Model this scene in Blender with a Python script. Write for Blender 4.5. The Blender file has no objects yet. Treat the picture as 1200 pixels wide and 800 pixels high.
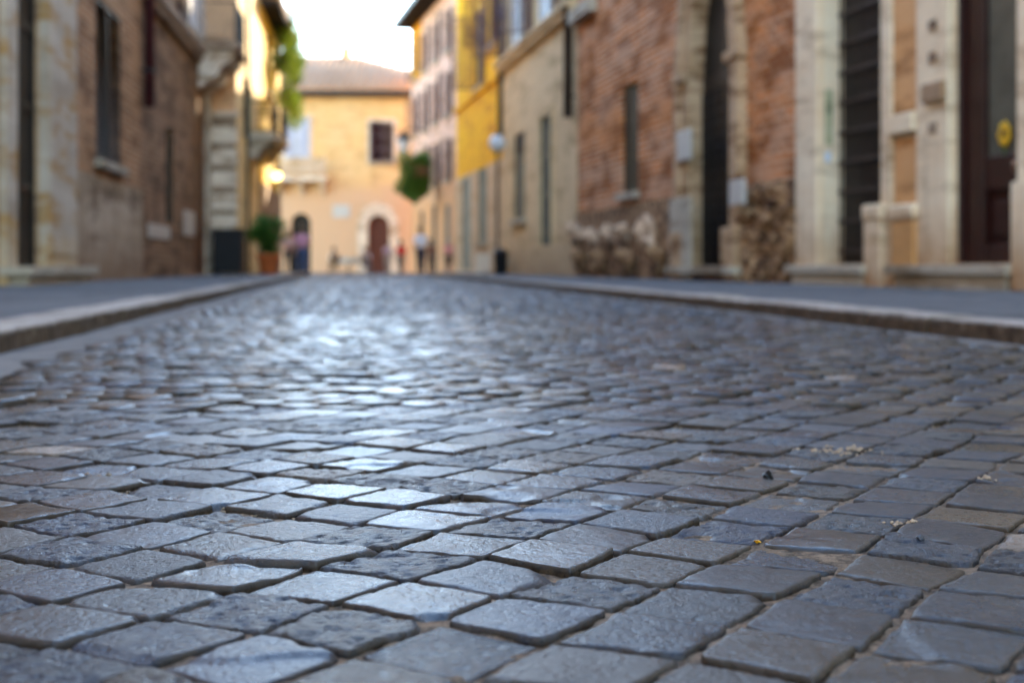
import bpy, bmesh, math, random
import numpy as np
from mathutils import Vector, Matrix
R = math.radians
random.seed(7); RNG = np.random.default_rng(11)
SC = bpy.context.scene; C = SC.collection

# ------------------------------------------------------------------ camera, sky, sun, exposure
CAM_H = 0.33
cd = bpy.data.cameras.new('camera'); cam = bpy.data.objects.new('camera', cd); C.objects.link(cam)
cd.sensor_width = 36.0; cd.lens = 50.0; cd.clip_start = 0.02; cd.clip_end = 2000
cam.location = (0, 0, CAM_H); cam.rotation_euler = (R(90), 0, 0)
cd.shift_y = -(400 - 312) / 1200.0
cd.dof.use_dof = True; cd.dof.focus_distance = 1.72; cd.dof.aperture_fstop = 4.3
SC.camera = cam
SUN_EL, SUN_AZ = 19.0, 12.0            # low sun far up the street, a little to the right
w = bpy.data.worlds.new('World'); SC.world = w; w.use_nodes = True
nt = w.node_tree; bg = nt.nodes['Background']
sky = nt.nodes.new('ShaderNodeTexSky'); sky.sky_type = 'NISHITA'; sky.sun_disc = False
sky.sun_elevation = R(SUN_EL); sky.sun_rotation = R(SUN_AZ)
sky.air_density = 1.0; sky.dust_density = 0.15; sky.ozone_density = 1.6
nt.links.new(sky.outputs[0], bg.inputs[0]); bg.inputs[1].default_value = 0.15
sd = bpy.data.lights.new('sun', 'SUN'); sun = bpy.data.objects.new('sun', sd); C.objects.link(sun)
sd.energy = 2.8; sd.angle = R(0.5); sd.color = (1.0, .80, .56)
dv = Vector((math.sin(R(SUN_AZ)) * math.cos(R(SUN_EL)), math.cos(R(SUN_AZ)) * math.cos(R(SUN_EL)), math.sin(R(SUN_EL))))
sun.rotation_euler = dv.to_track_quat('Z', 'Y').to_euler(); sun.location = (10, 60, 30)
SC.view_settings.view_transform = 'Standard'; SC.view_settings.look = 'None'
SC.view_settings.exposure = 3.08; SC.view_settings.gamma = 1.0; SC.view_settings.use_curve_mapping = False
SC.view_settings.use_white_balance = True; SC.view_settings.white_balance_temperature = 6600; SC.view_settings.white_balance_tint = 8
SC.render.engine = 'CYCLES'; SC.cycles.use_denoising = True; SC.cycles.max_bounces = 6
SC.cycles.sample_clamp_indirect = 6

# ------------------------------------------------------------------ helpers
F = 1200 * 50 / 36.0
HY = 312.0
def ray(px): return (px - 600) / F
def gnd(px, py, z=0.0):
    Y = F * (CAM_H - z) / (py - HY); return Vector((ray(px) * Y, Y, z))
def tagp(o, label=None, cat=None, group=None, kind=None):
    if label: o['label'] = label
    if cat: o['category'] = cat
    if group: o['group'] = group
    if kind: o['kind'] = kind
    return o
def empty(name, loc=(0, 0, 0), rz=0.0):
    o = bpy.data.objects.new(name, None); C.objects.link(o); o.location = loc; o.rotation_euler = (0, 0, rz)
    o.empty_display_size = .2; return o
def copy_tree(o, parent=None):
    c = o.copy(); C.objects.link(c); c.parent = parent
    for ch in list(o.children): copy_tree(ch, c)
    return c
class MB:
    def __init__(s): s.v = []; s.f = []
    def add(s, vs, fs):
        n = len(s.v); s.v += [tuple(v) for v in vs]; s.f += [tuple(n + i for i in f) for f in fs]; return s
    def box(s, x0, x1, y0, y1, z0, z1, rot=None, piv=None):
        if x0 > x1: x0, x1 = x1, x0
        if y0 > y1: y0, y1 = y1, y0
        if z0 > z1: z0, z1 = z1, z0
        vs = [Vector(p) for p in ((x0, y0, z0), (x1, y0, z0), (x1, y1, z0), (x0, y1, z0), (x0, y0, z1), (x1, y0, z1), (x1, y1, z1), (x0, y1, z1))]
        if rot is not None:
            p = Vector(piv); vs = [rot @ (v - p) + p for v in vs]
        return s.add(vs, [(0, 3, 2, 1), (4, 5, 6, 7), (0, 1, 5, 4), (1, 2, 6, 5), (2, 3, 7, 6), (3, 0, 4, 7)])
    def prism(s, poly, y0, y1):            # poly in (x,z), extruded along y
        n = len(poly)
        vs = [(p[0], y0, p[1]) for p in poly] + [(p[0], y1, p[1]) for p in poly]
        fs = [tuple(range(n)), tuple(range(2 * n - 1, n - 1, -1))] + [(i, (i + n), (i + 1) % n + n, (i + 1) % n) for i in range(n)]
        return s.add(vs, fs)
    def tube(s, pts, r, n=8, caps=True):
        pts = [Vector(p) for p in pts]; rr = r if isinstance(r, (list, tuple)) else [r] * len(pts)
        base = len(s.v); up = None
        for i, p in enumerate(pts):
            d = (pts[min(i + 1, len(pts) - 1)] - pts[max(i - 1, 0)]).normalized()
            if up is None: up = Vector((0, 0, 1)) if abs(d.z) < .9 else Vector((1, 0, 0))
            a = d.cross(up).normalized(); b = a.cross(d).normalized(); up = b
            for k in range(n):
                t = 2 * math.pi * k / n; s.v.append(tuple(p + (a * math.cos(t) + b * math.sin(t)) * rr[i]))
        for i in range(len(pts) - 1):
            for k in range(n):
                k2 = (k + 1) % n; s.f.append((base + i * n + k, base + i * n + k2, base + (i + 1) * n + k2, base + (i + 1) * n + k))
        if caps:
            s.f.append(tuple(base + k for k in range(n - 1, -1, -1))); e = base + (len(pts) - 1) * n; s.f.append(tuple(e + k for k in range(n)))
        return s
    def lathe(s, prof, c=(0, 0, 0), n=20):
        b = len(s.v)
        for (r, z) in prof:
            for k in range(n):
                t = 2 * math.pi * k / n; s.v.append((c[0] + r * math.cos(t), c[1] + r * math.sin(t), c[2] + z))
        for i in range(len(prof) - 1):
            for k in range(n):
                k2 = (k + 1) % n; s.f.append((b + i * n + k, b + i * n + k2, b + (i + 1) * n + k2, b + (i + 1) * n + k))
        s.f.append(tuple(b + k for k in range(n - 1, -1, -1))); e = b + (len(prof) - 1) * n; s.f.append(tuple(e + k for k in range(n)))
        return s
    def blob(s, c, rad, seed=0, amp=.25, sub=2):
        bm = bmesh.new(); bmesh.ops.create_icosphere(bm, subdivisions=sub, radius=1)
        rg = random.Random(seed); ph = [(rg.uniform(1, 3), rg.uniform(0, 6), Vector((rg.uniform(-1, 1), rg.uniform(-1, 1), rg.uniform(-1, 1))).normalized()) for _ in range(5)]
        vs = []
        for v in bm.verts:
            d = v.co.normalized(); k = 1 + sum(amp * .45 * math.sin(f * 2.1 * d.dot(a) + p) for f, p, a in ph) 
            vs.append((c[0] + d.x * rad[0] * k, c[1] + d.y * rad[1] * k, c[2] + d.z * rad[2] * k))
        fs = [tuple(v.index for v in f.verts) for f in bm.faces]; bm.free(); return s.add(vs, fs)
    def build(s, name, mt, parent=None, smooth=False, bevel=0.0, loc=None):
        me = bpy.data.meshes.new(name); me.from_pydata(s.v, [], s.f); me.validate()
        bm = bmesh.new(); bm.from_mesh(me); bmesh.ops.recalc_face_normals(bm, faces=bm.faces)
        bm.to_mesh(me); bm.free()
        if smooth: me.polygons.foreach_set('use_smooth', [True] * len(me.polygons))
        if mt: me.materials.append(mt)
        o = bpy.data.objects.new(name, me); C.objects.link(o); o.parent = parent
        if loc: o.location = loc
        if bevel:
            m = o.modifiers.new('bevel', 'BEVEL'); m.width = bevel; m.segments = 2; m.limit_method = 'ANGLE'
        return o

# ------------------------------------------------------------------ materials
def newmat(name):
    m = bpy.data.materials.new(name); m.use_nodes = True
    return m, m.node_tree, m.node_tree.nodes['Principled BSDF']
def N(t, k, **kw):
    n = t.nodes.new(k)
    for a, b in kw.items(): setattr(n, a, b)
    return n
def noise(t, vec, scale, detail=5, rough=.6):
    n = N(t, 'ShaderNodeTexNoise'); n.inputs['Scale'].default_value = scale; n.inputs['Detail'].default_value = detail
    n.inputs['Roughness'].default_value = rough; t.links.new(vec, n.inputs['Vector']); return n.outputs['Fac']
def ramp(t, fac, stops):
    n = N(t, 'ShaderNodeValToRGB'); e = n.color_ramp.elements
    while len(e) < len(stops): e.new(.5)
    for i, (p, c) in enumerate(stops):
        e[i].position = p; e[i].color = (c, c, c, 1) if isinstance(c, (int, float)) else (*c, 1)
    t.links.new(fac, n.inputs[0]); return n.outputs[0]
def mix(t, fac, a, b, mode='MIX'):
    n = N(t, 'ShaderNodeMix', data_type='RGBA', blend_type=mode)
    for s, v in ((n.inputs[0], fac), (n.inputs[6], a), (n.inputs[7], b)):
        if isinstance(v, (int, float)): s.default_value = v
        elif isinstance(v, tuple): s.default_value = (*v, 1)
        else: t.links.new(v, s)
    return n.outputs[2]
def bump(t, b, h, strength=.4, dist=.01):
    n = N(t, 'ShaderNodeBump'); n.inputs['Strength'].default_value = strength; n.inputs['Distance'].default_value = dist
    t.links.new(h, n.inputs['Height']); t.links.new(n.outputs[0], b.inputs['Normal']); return n
def objco(t): return N(t, 'ShaderNodeTexCoord').outputs['Object']
def courses(t, k=.24):      # wall coordinates stretched along the courses: wear runs with the masonry
    mp = N(t, 'ShaderNodeMapping'); mp.inputs['Scale'].default_value = (k, k, 1); t.links.new(objco(t), mp.inputs[0]); return mp.outputs[0]
def plain(name, col, rough=.6, metal=0, var=.25, scale=6.0, bmp=.15):
    m, t, b = newmat(name); co = objco(t); f = noise(t, co, scale)
    dk = tuple(c * (1 - var) for c in col); lt = tuple(min(1, c * (1 + var)) for c in col)
    t.links.new(ramp(t, f, [(.3, dk), (.7, lt)]), b.inputs['Base Color'])
    b.inputs['Roughness'].default_value = rough; b.inputs['Metallic'].default_value = metal; b.inputs['Specular IOR Level'].default_value = .3
    if bmp: bump(t, b, noise(t, co, scale * 8), bmp, .004)
    return m
def deep(c, k=1.3, m=.86):
    l = .3 * c[0] + .59 * c[1] + .11 * c[2]; return tuple(max(.004, min(.92, (l + (q - l) * k) * m)) for q in c)
TONE = {'travertine': (1.06, 1.08), 'portal_stone': (1.1, .86), 'rustic_stone': (1.0, 1.0), 'old_portal_stone': (1.1, .9), 'cream_ochre': (1.3, .90), 'end_orange': (1.4, .80), 'yellow_base': (1.0, 1.0), 'stone_trim': (1.0, .95), 'grey_trim': (1.1, .9)}
def plaster(name, c1, c2, c3, s1=.6, s2=2.5, patch=(.5, .62), streak=0.0, low=None, lowz=(.3, 1.4)):
    """weathered plaster: base, mottling and worn patches; low = splash-stained colour of the foot of the wall"""
    if name not in ('sidewalk_asphalt', 'kerbstone', 'gutter_stone', 'ground_far'): c1, c2, c3 = deep(c1, TONE.get(name, (1.32, 1.0))[0], TONE.get(name, (1.32, 1.0))[1]), deep(c2, TONE.get(name, (1.32, 1.0))[0], TONE.get(name, (1.2, 1.0))[1]), deep(c3, 1.3, .66)
    m, t, b = newmat(name); co = objco(t); cw = courses(t, .5 if name in ('end_orange', 'weathered_stone', 'rubble_stone', 'rustic_stone') else .24); b.inputs['Specular IOR Level'].default_value = .12
    col = ramp(t, noise(t, cw, s1, 6, .65), [(.35, c1), (.65, c2)])
    col = mix(t, ramp(t, noise(t, cw, s2, 7, .7), [(patch[0], 0.0), (patch[1], 1.0)]), col, c3)
    mp = N(t, 'ShaderNodeMapping'); mp.inputs['Scale'].default_value = (3.5, 3.5, .3); t.links.new(co, mp.inputs[0])
    if streak: col = mix(t, ramp(t, noise(t, mp.outputs[0], 1.0), [(.48, 0.0), (.75, streak)]), col, tuple(c * .45 for c in c1))
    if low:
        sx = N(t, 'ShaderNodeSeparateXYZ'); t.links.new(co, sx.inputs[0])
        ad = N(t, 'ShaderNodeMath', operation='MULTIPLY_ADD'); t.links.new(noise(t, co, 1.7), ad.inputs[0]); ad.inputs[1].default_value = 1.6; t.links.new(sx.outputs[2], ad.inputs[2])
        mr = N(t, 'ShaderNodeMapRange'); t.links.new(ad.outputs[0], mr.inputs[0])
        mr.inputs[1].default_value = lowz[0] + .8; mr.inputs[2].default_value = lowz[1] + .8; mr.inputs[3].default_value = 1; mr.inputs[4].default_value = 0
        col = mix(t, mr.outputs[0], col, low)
    t.links.new(col, b.inputs['Base Color']); b.inputs['Roughness'].default_value = .85
    bump(t, b, noise(t, co, 14, 8, .7), .5, .02); return m
def brick(name, c1, c2, mortar, stain, bw=.36, bh=.125, patchcol=None, rough=.85, patch=(.5, .6)):
    c1, c2, mortar, stain = deep(c1, 1.28, .98), deep(c2, 1.28, .8), deep(mortar, 1.2, 1.15), deep(stain, 1.22, .98)
    m, t, b = newmat(name); co = objco(t)
    sx = N(t, 'ShaderNodeSeparateXYZ'); t.links.new(co, sx.inputs[0]); cx = N(t, 'ShaderNodeCombineXYZ')
    t.links.new(sx.outputs[0], cx.inputs[0]); t.links.new(sx.outputs[2], cx.inputs[1])
    cw = courses(t); b.inputs['Specular IOR Level'].default_value = .12; br = N(t, 'ShaderNodeTexBrick'); t.links.new(cx.outputs[0], br.inputs[0]); br.inputs['Scale'].default_value = 1
    br.inputs['Brick Width'].default_value = bw; br.inputs['Row Height'].default_value = bh; br.inputs['Mortar Size'].default_value = .022
    br.inputs['Color1'].default_value = (*c1, 1); br.inputs['Color2'].default_value = (*c2, 1); br.inputs['Mortar'].default_value = (*mortar, 1)
    br.inputs['Bias'].default_value = -.1; br.inputs['Mortar Smooth'].default_value = .3
    col = mix(t, ramp(t, noise(t, cw, 1.5, 6, .6), [(.46, 0.0), (.58, .75)]), br.outputs[0], stain)
    if patchcol: col = mix(t, ramp(t, noise(t, cw, .8, 6, .6), [(patch[0], 0.0), (patch[1], .6)]), col, patchcol)
    col = mix(t, ramp(t, noise(t, cw, 2.6, 6, .62), [(.47, 0.0), (.58, .78)]), col, tuple(c * .30 for c in c1))
    t.links.new(col, b.inputs['Base Color']); b.inputs['Roughness'].default_value = rough
    h = mix(t, .35, br.outputs['Fac'], noise(t, co, 20, 6, .7)); bn = bump(t, b, h, .6, .015); bn.invert = True
    return m
def glass(name, col=(.03, .035, .04), rough=.08):
    m, t, b = newmat(name); co = objco(t)
    t.links.new(ramp(t, noise(t, co, 3), [(.3, col), (.7, tuple(c * 1.5 for c in col))]), b.inputs['Base Color'])
    b.inputs['Roughness'].default_value = rough; b.inputs['Specular IOR Level'].default_value = .2; return m
def foliage(name, c1, c2, c3, trans=.35):
    m, t, b = newmat(name); co = objco(t)
    col = ramp(t, noise(t, co, 9, 3), [(.3, c1), (.5, c2), (.72, c3)]); t.links.new(col, b.inputs['Base Color']); b.inputs['Roughness'].default_value = .5
    tr = N(t, 'ShaderNodeBsdfTranslucent'); t.links.new(col, tr.inputs[0]); ms = N(t, 'ShaderNodeMixShader'); ms.inputs[0].default_value = trans
    t.links.new(b.outputs[0], ms.inputs[1]); t.links.new(tr.outputs[0], ms.inputs[2])
    t.links.new(ms.outputs[0], t.nodes['Material Output'].inputs[0]); return m

M = {}
M['beige_plaster'] = plaster('beige_plaster', (.42, .29, .19), (.52, .38, .26), (.36, .24, .16), streak=.5)
M['portal_stone'] = plaster('portal_stone', (.46, .36, .26), (.74, .64, .52), (.62, .38, .18), s1=1.2, streak=.3, low=(.55, .36, .16), lowz=(.0, .9))
M['old_plinth'] = plaster('old_plinth', (.34, .25, .17), (.56, .46, .36), (.22, .15, .10), s1=.9, s2=1.6, streak=.5, low=(.30, .18, .10), lowz=(.0, 1.0))
M['brick_left'] = brick('brick_left', (.42, .21, .11), (.30, .15, .08), (.42, .30, .20), (.40, .24, .14))
M['brick_brown'] = brick('brick_brown', (.27, .15, .085), (.20, .11, .065), (.26, .18, .12), (.22, .125, .075), patchcol=(.36, .20, .11))
M['stone_trim'] = plaster('stone_trim', (.46, .38, .28), (.58, .50, .38), (.36, .28, .2), s1=2, streak=.3)
M['grey_trim'] = plaster('grey_trim', (.32, .22, .15), (.42, .31, .22), (.20, .13, .09), s1=2)
M['rustic_stone'] = plaster('rustic_stone', (.68, .52, .38), (.80, .66, .50), (.56, .40, .28), s1=2)
M['cream_plaster'] = plaster('cream_plaster', (.72, .56, .34), (.80, .66, .44), (.62, .46, .28))
M['peach_plaster'] = plaster('peach_plaster', (.66, .43, .28), (.74, .50, .34), (.58, .36, .22))
M['sunny_yellow'] = plaster('sunny_yellow', (.80, .58, .22), (.86, .66, .30), (.74, .5, .2))
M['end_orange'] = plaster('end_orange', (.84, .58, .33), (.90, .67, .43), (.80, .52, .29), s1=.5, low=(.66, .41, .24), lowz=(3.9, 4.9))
M['travertine'] = plaster('travertine', (.74, .56, .37), (.86, .70, .50), (.46, .30, .18), s1=1.0, s2=2.6, patch=(.52, .7), streak=.55, low=(.44, .25, .12), lowz=(.0, 1.0))
M['pink_panel'] = plaster('pink_panel', (.62, .36, .20), (.68, .43, .26), (.52, .28, .15), s1=1.5, low=(.55, .28, .10), lowz=(.3, 1.6))
M['brick_red'] = brick('brick_red', (.60, .20, .06), (.28, .09, .035), (.62, .44, .30), (.58, .36, .24), patchcol=(.66, .24, .06), patch=(.52, .60))
M['cream_ochre'] = plaster('cream_ochre', (.72, .55, .36), (.80, .63, .43), (.66, .49, .31), s1=.4, streak=.15, low=(.44, .29, .16), lowz=(.0, 1.5))
M['yellow_plaster'] = plaster('yellow_plaster', (.92, .47, .035), (.92, .53, .07), (.86, .41, .03), s1=.5)
M['yellow_base'] = plaster('yellow_base', (.60, .42, .25), (.68, .5, .32), (.52, .35, .2))
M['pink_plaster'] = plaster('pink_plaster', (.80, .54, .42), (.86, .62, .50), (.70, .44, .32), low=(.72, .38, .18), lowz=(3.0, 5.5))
M['orange_plaster'] = plaster('orange_plaster', (.78, .36, .07), (.82, .44, .1), (.66, .3, .06))
M['roof_tile'] = None
M['maroon'] = plain('maroon_paint', (.05, .010, .012), .45)
M['brown_paint'] = plain('brown_paint', (.12, .045, .016), .55)
M['dark_wood'] = plain('dark_wood', (.011, .007, .005), .5, scale=3)
M['maroon_door'] = plain('maroon_door', (.034, .009, .006), .4, scale=3)
M['red_wood'] = plain('red_wood', (.12, .03, .014), .55)
M['iron'] = plain('dark_iron', (.012, .012, .014), .5, .2)
M['rust_iron'] = plain('rusty_iron', (.055, .038, .028), .6, .2)
M['bronze'] = plain('bronze', (.25, .13, .07), .35, .9)
M['green_grey'] = plain('green_grey_paint', (.045, .050, .045), .5)
M['slate'] = plain('slate_shutter', (.13, .075, .06), .5)
M['lilac_white'] = plain('lilac_white_paint', (.62, .62, .72), .4, var=.08)
M['white'] = plain('white_paint', (.52, .49, .44), .5, var=.06)
M['marble'] = plain('white_marble', (.50, .43, .35), .5, var=.12)
M['boulder'] = plaster('weathered_stone', (.40, .27, .18), (.80, .62, .48), (.16, .09, .06), s1=4, s2=8, patch=(.5, .6))
M['rubble'] = plaster('rubble_stone', (.16, .09, .055), (.50, .34, .22), (.06, .03, .02), s1=4.5, s2=7, patch=(.48, .6))
M['glass'] = glass('dark_glass', (.010, .009, .008), .5); M['glass_pale'] = glass('curtained_glass', (.42, .46, .5), .25)
M['terracotta'] = plain('terracotta', (.52, .13, .035), .7)
M['soil'] = plain('potting_soil', (.05, .03, .02), .9)
M['bark'] = plain('bark', (.12, .08, .05), .9)
M['leaf_pot'] = foliage('shrub_leaves', (.02, .07, .012), (.05, .17, .02), (.11, .30, .035))
M['leaf_ivy'] = foliage('vine_leaves', (.04, .09, .01), (.13, .20, .012), (.34, .36, .03), .36)
M['leaf_hang'] = foliage('hanging_leaves', (.03, .09, .01), (.10, .22, .02), (.26, .36, .05))
M['petal'] = foliage('pink_petals', (.55, .20, .12), (.65, .28, .18), (.7, .35, .25))
M['globe'] = plain('opal_globe', (.62, .64, .66), .25, var=.03, bmp=0)
M['yellow_sticker'] = plain('yellow_flower', (.85, .5, .02), .5, var=.1)
M['green_stain'] = plaster('mossy_paint', (.38, .36, .24), (.52, .48, .34), (.26, .28, .18), s1=5)
M['notice_blue'] = plain('pale_blue_paper', (.62, .66, .74), .6, var=.05)
M['box_brown'] = plain('ochre_box', (.34, .20, .10), .5)
def roofmat():
    m, t, b = newmat('roof_tiles'); co = objco(t)
    wv = N(t, 'ShaderNodeTexWave'); wv.inputs['Scale'].default_value = 1.7; wv.inputs['Distortion'].default_value = .6; t.links.new(co, wv.inputs[0])
    col = ramp(t, noise(t, co, 5, 5, .7), [(.3, (.34, .18, .09)), (.55, (.58, .34, .19)), (.75, (.74, .50, .32))])
    col = mix(t, ramp(t, wv.outputs['Fac'], [(.0, .6), (.5, .0)]), col, (.16, .10, .07))
    t.links.new(col, b.inputs['Base Color']); b.inputs['Roughness'].default_value = .9; bump(t, b, wv.outputs['Fac'], .8, .05); return m
M['roof_tile'] = roofmat()
m, t, b = newmat('lit_bulb'); b.inputs['Emission Color'].default_value = (1, .62, .16, 1); b.inputs['Emission Strength'].default_value = 2; b.inputs['Base Color'].default_value = (.9, .7, .3, 1); M['bulb'] = m

# cobblestone: colour per stone from the mesh, fine grain, pits and gloss from nodes
def stone_mat():
    m, t, b = newmat('basalt_cobble'); co = objco(t)
    at = N(t, 'ShaderNodeAttribute', attribute_name='stone'); dust = N(t, 'ShaderNodeAttribute', attribute_name='dust')
    sx = N(t, 'ShaderNodeSeparateColor'); t.links.new(dust.outputs['Color'], sx.inputs[0])
    g = noise(t, co, 70, 6, .7); f = noise(t, co, 420, 3, .6); big = noise(t, co, 22, 5, .6)
    col = mix(t, ramp(t, g, [(.3, .55), (.62, 0.0)]), at.outputs['Color'], (.018, .018, .022))
    col = mix(t, ramp(t, big, [(.52, 0.0), (.72, .5)]), col, (.085, .078, .07))
    spk = ramp(t, noise(t, co, 260, 2, .5), [(.70, 0.0), (.75, .55)]); col = mix(t, spk, col, (.22, .20, .18))
    dm = N(t, 'ShaderNodeMath', operation='MULTIPLY'); t.links.new(sx.outputs[0], dm.inputs[0]); t.links.new(ramp(t, noise(t, co, 55, 6, .75), [(.32, 0.0), (.55, 1.0)]), dm.inputs[1])
    col = mix(t, dm.outputs[0], col, (.050, .038, .027))
    col = mix(t, ramp(t, sx.outputs[2], [(.02, 0.0), (.16, 1.0)]), col, ramp(t, noise(t, co, 90, 5, .7), [(.35, (.016, .011, .008)), (.65, (.075, .052, .032))]))
    t.links.new(col, b.inputs['Base Color'])
    r = N(t, 'ShaderNodeMath', operation='MULTIPLY_ADD'); t.links.new(g, r.inputs[0]); r.inputs[1].default_value = .32; t.links.new(sx.outputs[1], r.inputs[2])
    r2 = N(t, 'ShaderNodeMath', operation='MULTIPLY_ADD', use_clamp=True); t.links.new(dm.outputs[0], r2.inputs[0]); r2.inputs[1].default_value = .35; t.links.new(r.outputs[0], r2.inputs[2])
    t.links.new(r2.outputs[0], b.inputs['Roughness']); b.inputs['IOR'].default_value = 1.52
    sp_ = N(t, 'ShaderNodeMath', operation='MULTIPLY_ADD', use_clamp=True); t.links.new(sx.outputs[2], sp_.inputs[0]); sp_.inputs[1].default_value = -3.5; sp_.inputs[2].default_value = .36; t.links.new(sp_.outputs[0], b.inputs['Specular IOR Level'])
    vo = N(t, 'ShaderNodeTexVoronoi'); vo.inputs['Scale'].default_value = 95; t.links.new(co, vo.inputs[0])
    pit = ramp(t, vo.outputs['Distance'], [(.12, 0.0), (.42, 1.0)])
    v2 = N(t, 'ShaderNodeTexVoronoi'); v2.inputs['Scale'].default_value = 150; t.links.new(co, v2.inputs[0])
    pm = N(t, 'ShaderNodeMath', operation='LESS_THAN'); t.links.new(v2.outputs['Distance'], pm.inputs[0]); pm.inputs[1].default_value = .22
    pm2 = N(t, 'ShaderNodeMath', operation='MULTIPLY'); t.links.new(pm.outputs[0], pm2.inputs[0]); t.links.new(ramp(t, noise(t, co, 45, 4), [(.50, 0.0), (.56, .85)]), pm2.inputs[1])
    t.links.new(mix(t, pm2.outputs[0], b.inputs['Base Color'].links[0].from_socket, (.006, .006, .007)), b.inputs['Base Color']); pit = mix(t, pm2.outputs[0], pit, (0.0, 0.0, 0.0))
    h1 = mix(t, .5, g, f); h = mix(t, .25, h1, pit)
    bn = bump(t, b, h, 1.0, .007)
    bs = N(t, 'ShaderNodeMath', operation='MULTIPLY'); t.links.new(at.outputs['Alpha'], bs.inputs[0]); bs.inputs[1].default_value = 1.0; t.links.new(bs.outputs[0], bn.inputs['Strength'])
    return m
M['cobble'] = stone_mat()
def bed_mat():
    m, t, b = newmat('joint_sand'); co = objco(t)
    col = ramp(t, noise(t, co, 60, 6, .75), [(.32, (.016, .011, .007)), (.45, (.11, .074, .044)), (.62, (.36, .25, .16))])
    col = mix(t, ramp(t, noise(t, co, 2.2, 4), [(.48, 0.0), (.66, .6)]), col, (.36, .28, .21))
    vo = N(t, 'ShaderNodeTexVoronoi'); vo.inputs['Scale'].default_value = 240; t.links.new(co, vo.inputs[0])
    col = mix(t, ramp(t, vo.outputs['Distance'], [(.1, .5), (.3, 0.0)]), col, (.45, .36, .26))
    t.links.new(col, b.inputs['Base Color']); b.inputs['Roughness'].default_value = .9
    bump(t, b, noise(t, co, 160, 5, .8), 1.0, .006); return m
M['bed'] = bed_mat()
M['asphalt'] = plaster('sidewalk_asphalt', (.11, .11, .115), (.165, .16, .16), (.08, .08, .08), s1=1.2, s2=9)
M['kerbstone'] = plaster('kerbstone', (.34, .29, .25), (.50, .43, .37), (.18, .155, .12), s1=5, s2=14, patch=(.5, .7))
def kerbmat():
    m = M['kerbstone']; t = m.node_tree; b = t.nodes['Principled BSDF']; src = b.inputs['Base Color'].links[0].from_socket; co = objco(t)
    sx = N(t, 'ShaderNodeSeparateXYZ'); t.links.new(co, sx.inputs[0]); ad = N(t, 'ShaderNodeMath', operation='MULTIPLY_ADD'); t.links.new(noise(t, co, 9, 6, .7), ad.inputs[0]); ad.inputs[1].default_value = .03; t.links.new(sx.outputs[2], ad.inputs[2])
    f = ramp(t, ad.outputs[0], [(.084, 1.0), (.098, 0.0)])
    t.links.new(mix(t, f, src, ramp(t, noise(t, co, 14, 6, .7), [(.35, (.045, .028, .017)), (.6, (.12, .085, .055)), (.75, (.30, .24, .19))])), b.inputs['Base Color'])
M['gutter'] = plaster('gutter_stone', (.17, .155, .145), (.24, .22, .20), (.12, .115, .115), s1=3, s2=9)
M['earth'] = plaster('ground_far', (.17, .16, .15), (.22, .20, .18), (.14, .13, .12), s1=.3, s2=1.5)

# ------------------------------------------------------------------ ground, road, kerbs
def xl(Y): return -1.92 - .12 * (Y - 5.34)       # foot of the left kerb
def xr(Y): return 2.15 - .115 * (Y - 6.0)        # foot of the right kerb
KH = .088
YEND = 57.0
def vnoise(x, y, seed=0):
    xi = np.floor(x).astype(np.int64); yi = np.floor(y).astype(np.int64); fx = x - xi; fy = y - yi
    fx = fx * fx * (3 - 2 * fx); fy = fy * fy * (3 - 2 * fy)
    def h(a, b_):
        n = (a * 374761393 + b_ * 668265263 + seed * 2147483647) & 0xffffffff
        n = ((n ^ (n >> 13)) * 1274126177) & 0xffffffff
        return ((n ^ (n >> 16)) & 0xffff) / 65535.0
    return (h(xi, yi) * (1 - fx) + h(xi + 1, yi) * fx) * (1 - fy) + (h(xi, yi + 1) * (1 - fx) + h(xi + 1, yi + 1) * fx) * fy
def fbm(x, y, seed=0, o=4):
    s = 0; a = .5
    for i in range(o): s = s + a * (vnoise(x * 2 ** i, y * 2 ** i, seed + i) - .5); a *= .5
    return s * 2
def undul(x, y):   # the road is not flat: gentle hollows and humps
    return .009 * fbm(x * .55 + 9, y * .4 + 3, 5, 2) * np.clip((y - 1.0) / 2.0, .25, 1)
def npmesh(name, V, Fq, mt, smooth=True, attrs=None, parent=None):
    me = bpy.data.meshes.new(name); me.vertices.add(len(V)); me.vertices.foreach_set('co', V.astype(np.float32).ravel())
    nf = len(Fq); me.loops.add(nf * 4); me.loops.foreach_set('vertex_index', Fq.astype(np.int32).ravel())
    me.polygons.add(nf); me.polygons.foreach_set('loop_start', np.arange(0, nf * 4, 4, dtype=np.int32))
    me.polygons.foreach_set('use_smooth', np.full(nf, smooth)); me.update(calc_edges=True); me.validate()
    for k, a in (attrs or {}).items():
        at = me.attributes.new(k, 'FLOAT_COLOR', 'POINT'); at.data.foreach_set('color', a.astype(np.float32).ravel())
    me.materials.append(mt); o = bpy.data.objects.new(name, me); C.objects.link(o); o.parent = parent; return o
A = R(30.5); PITCH = .123
ca, sa = math.cos(A), math.sin(A)
EV = np.array([sa, ca]); EU = np.array([ca, -sa])    # rows run away to the right
imax = 560
def corner(i, j):
    """shared joint crossings of the paving, warped so that rows wander"""
    u = i * PITCH; v = j * PITCH
    x = EU[0] * u + EV[0] * v; y = EU[1] * u + EV[1] * v
    wx = .045 * fbm(x * .45, y * .45, 21, 3); wy = .045 * fbm(x * .45 + 40, y * .45, 22, 3)
    hx = (vnoise(i * 1.0, j * 1.0, 31) - .5) * .015; hy = (vnoise(i * 1.0, j * 1.0, 32) - .5) * .015
    # every row slides a little against the next one
    sl = (vnoise(i * 1.0, i * 0.0, 77) - .5) * .03
    return x + wx + hx + EV[0] * sl, y + wy + hy + EV[1] * sl
ii, jj = np.meshgrid(np.arange(-imax, imax), np.arange(-imax, imax), indexing='ij')
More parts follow.
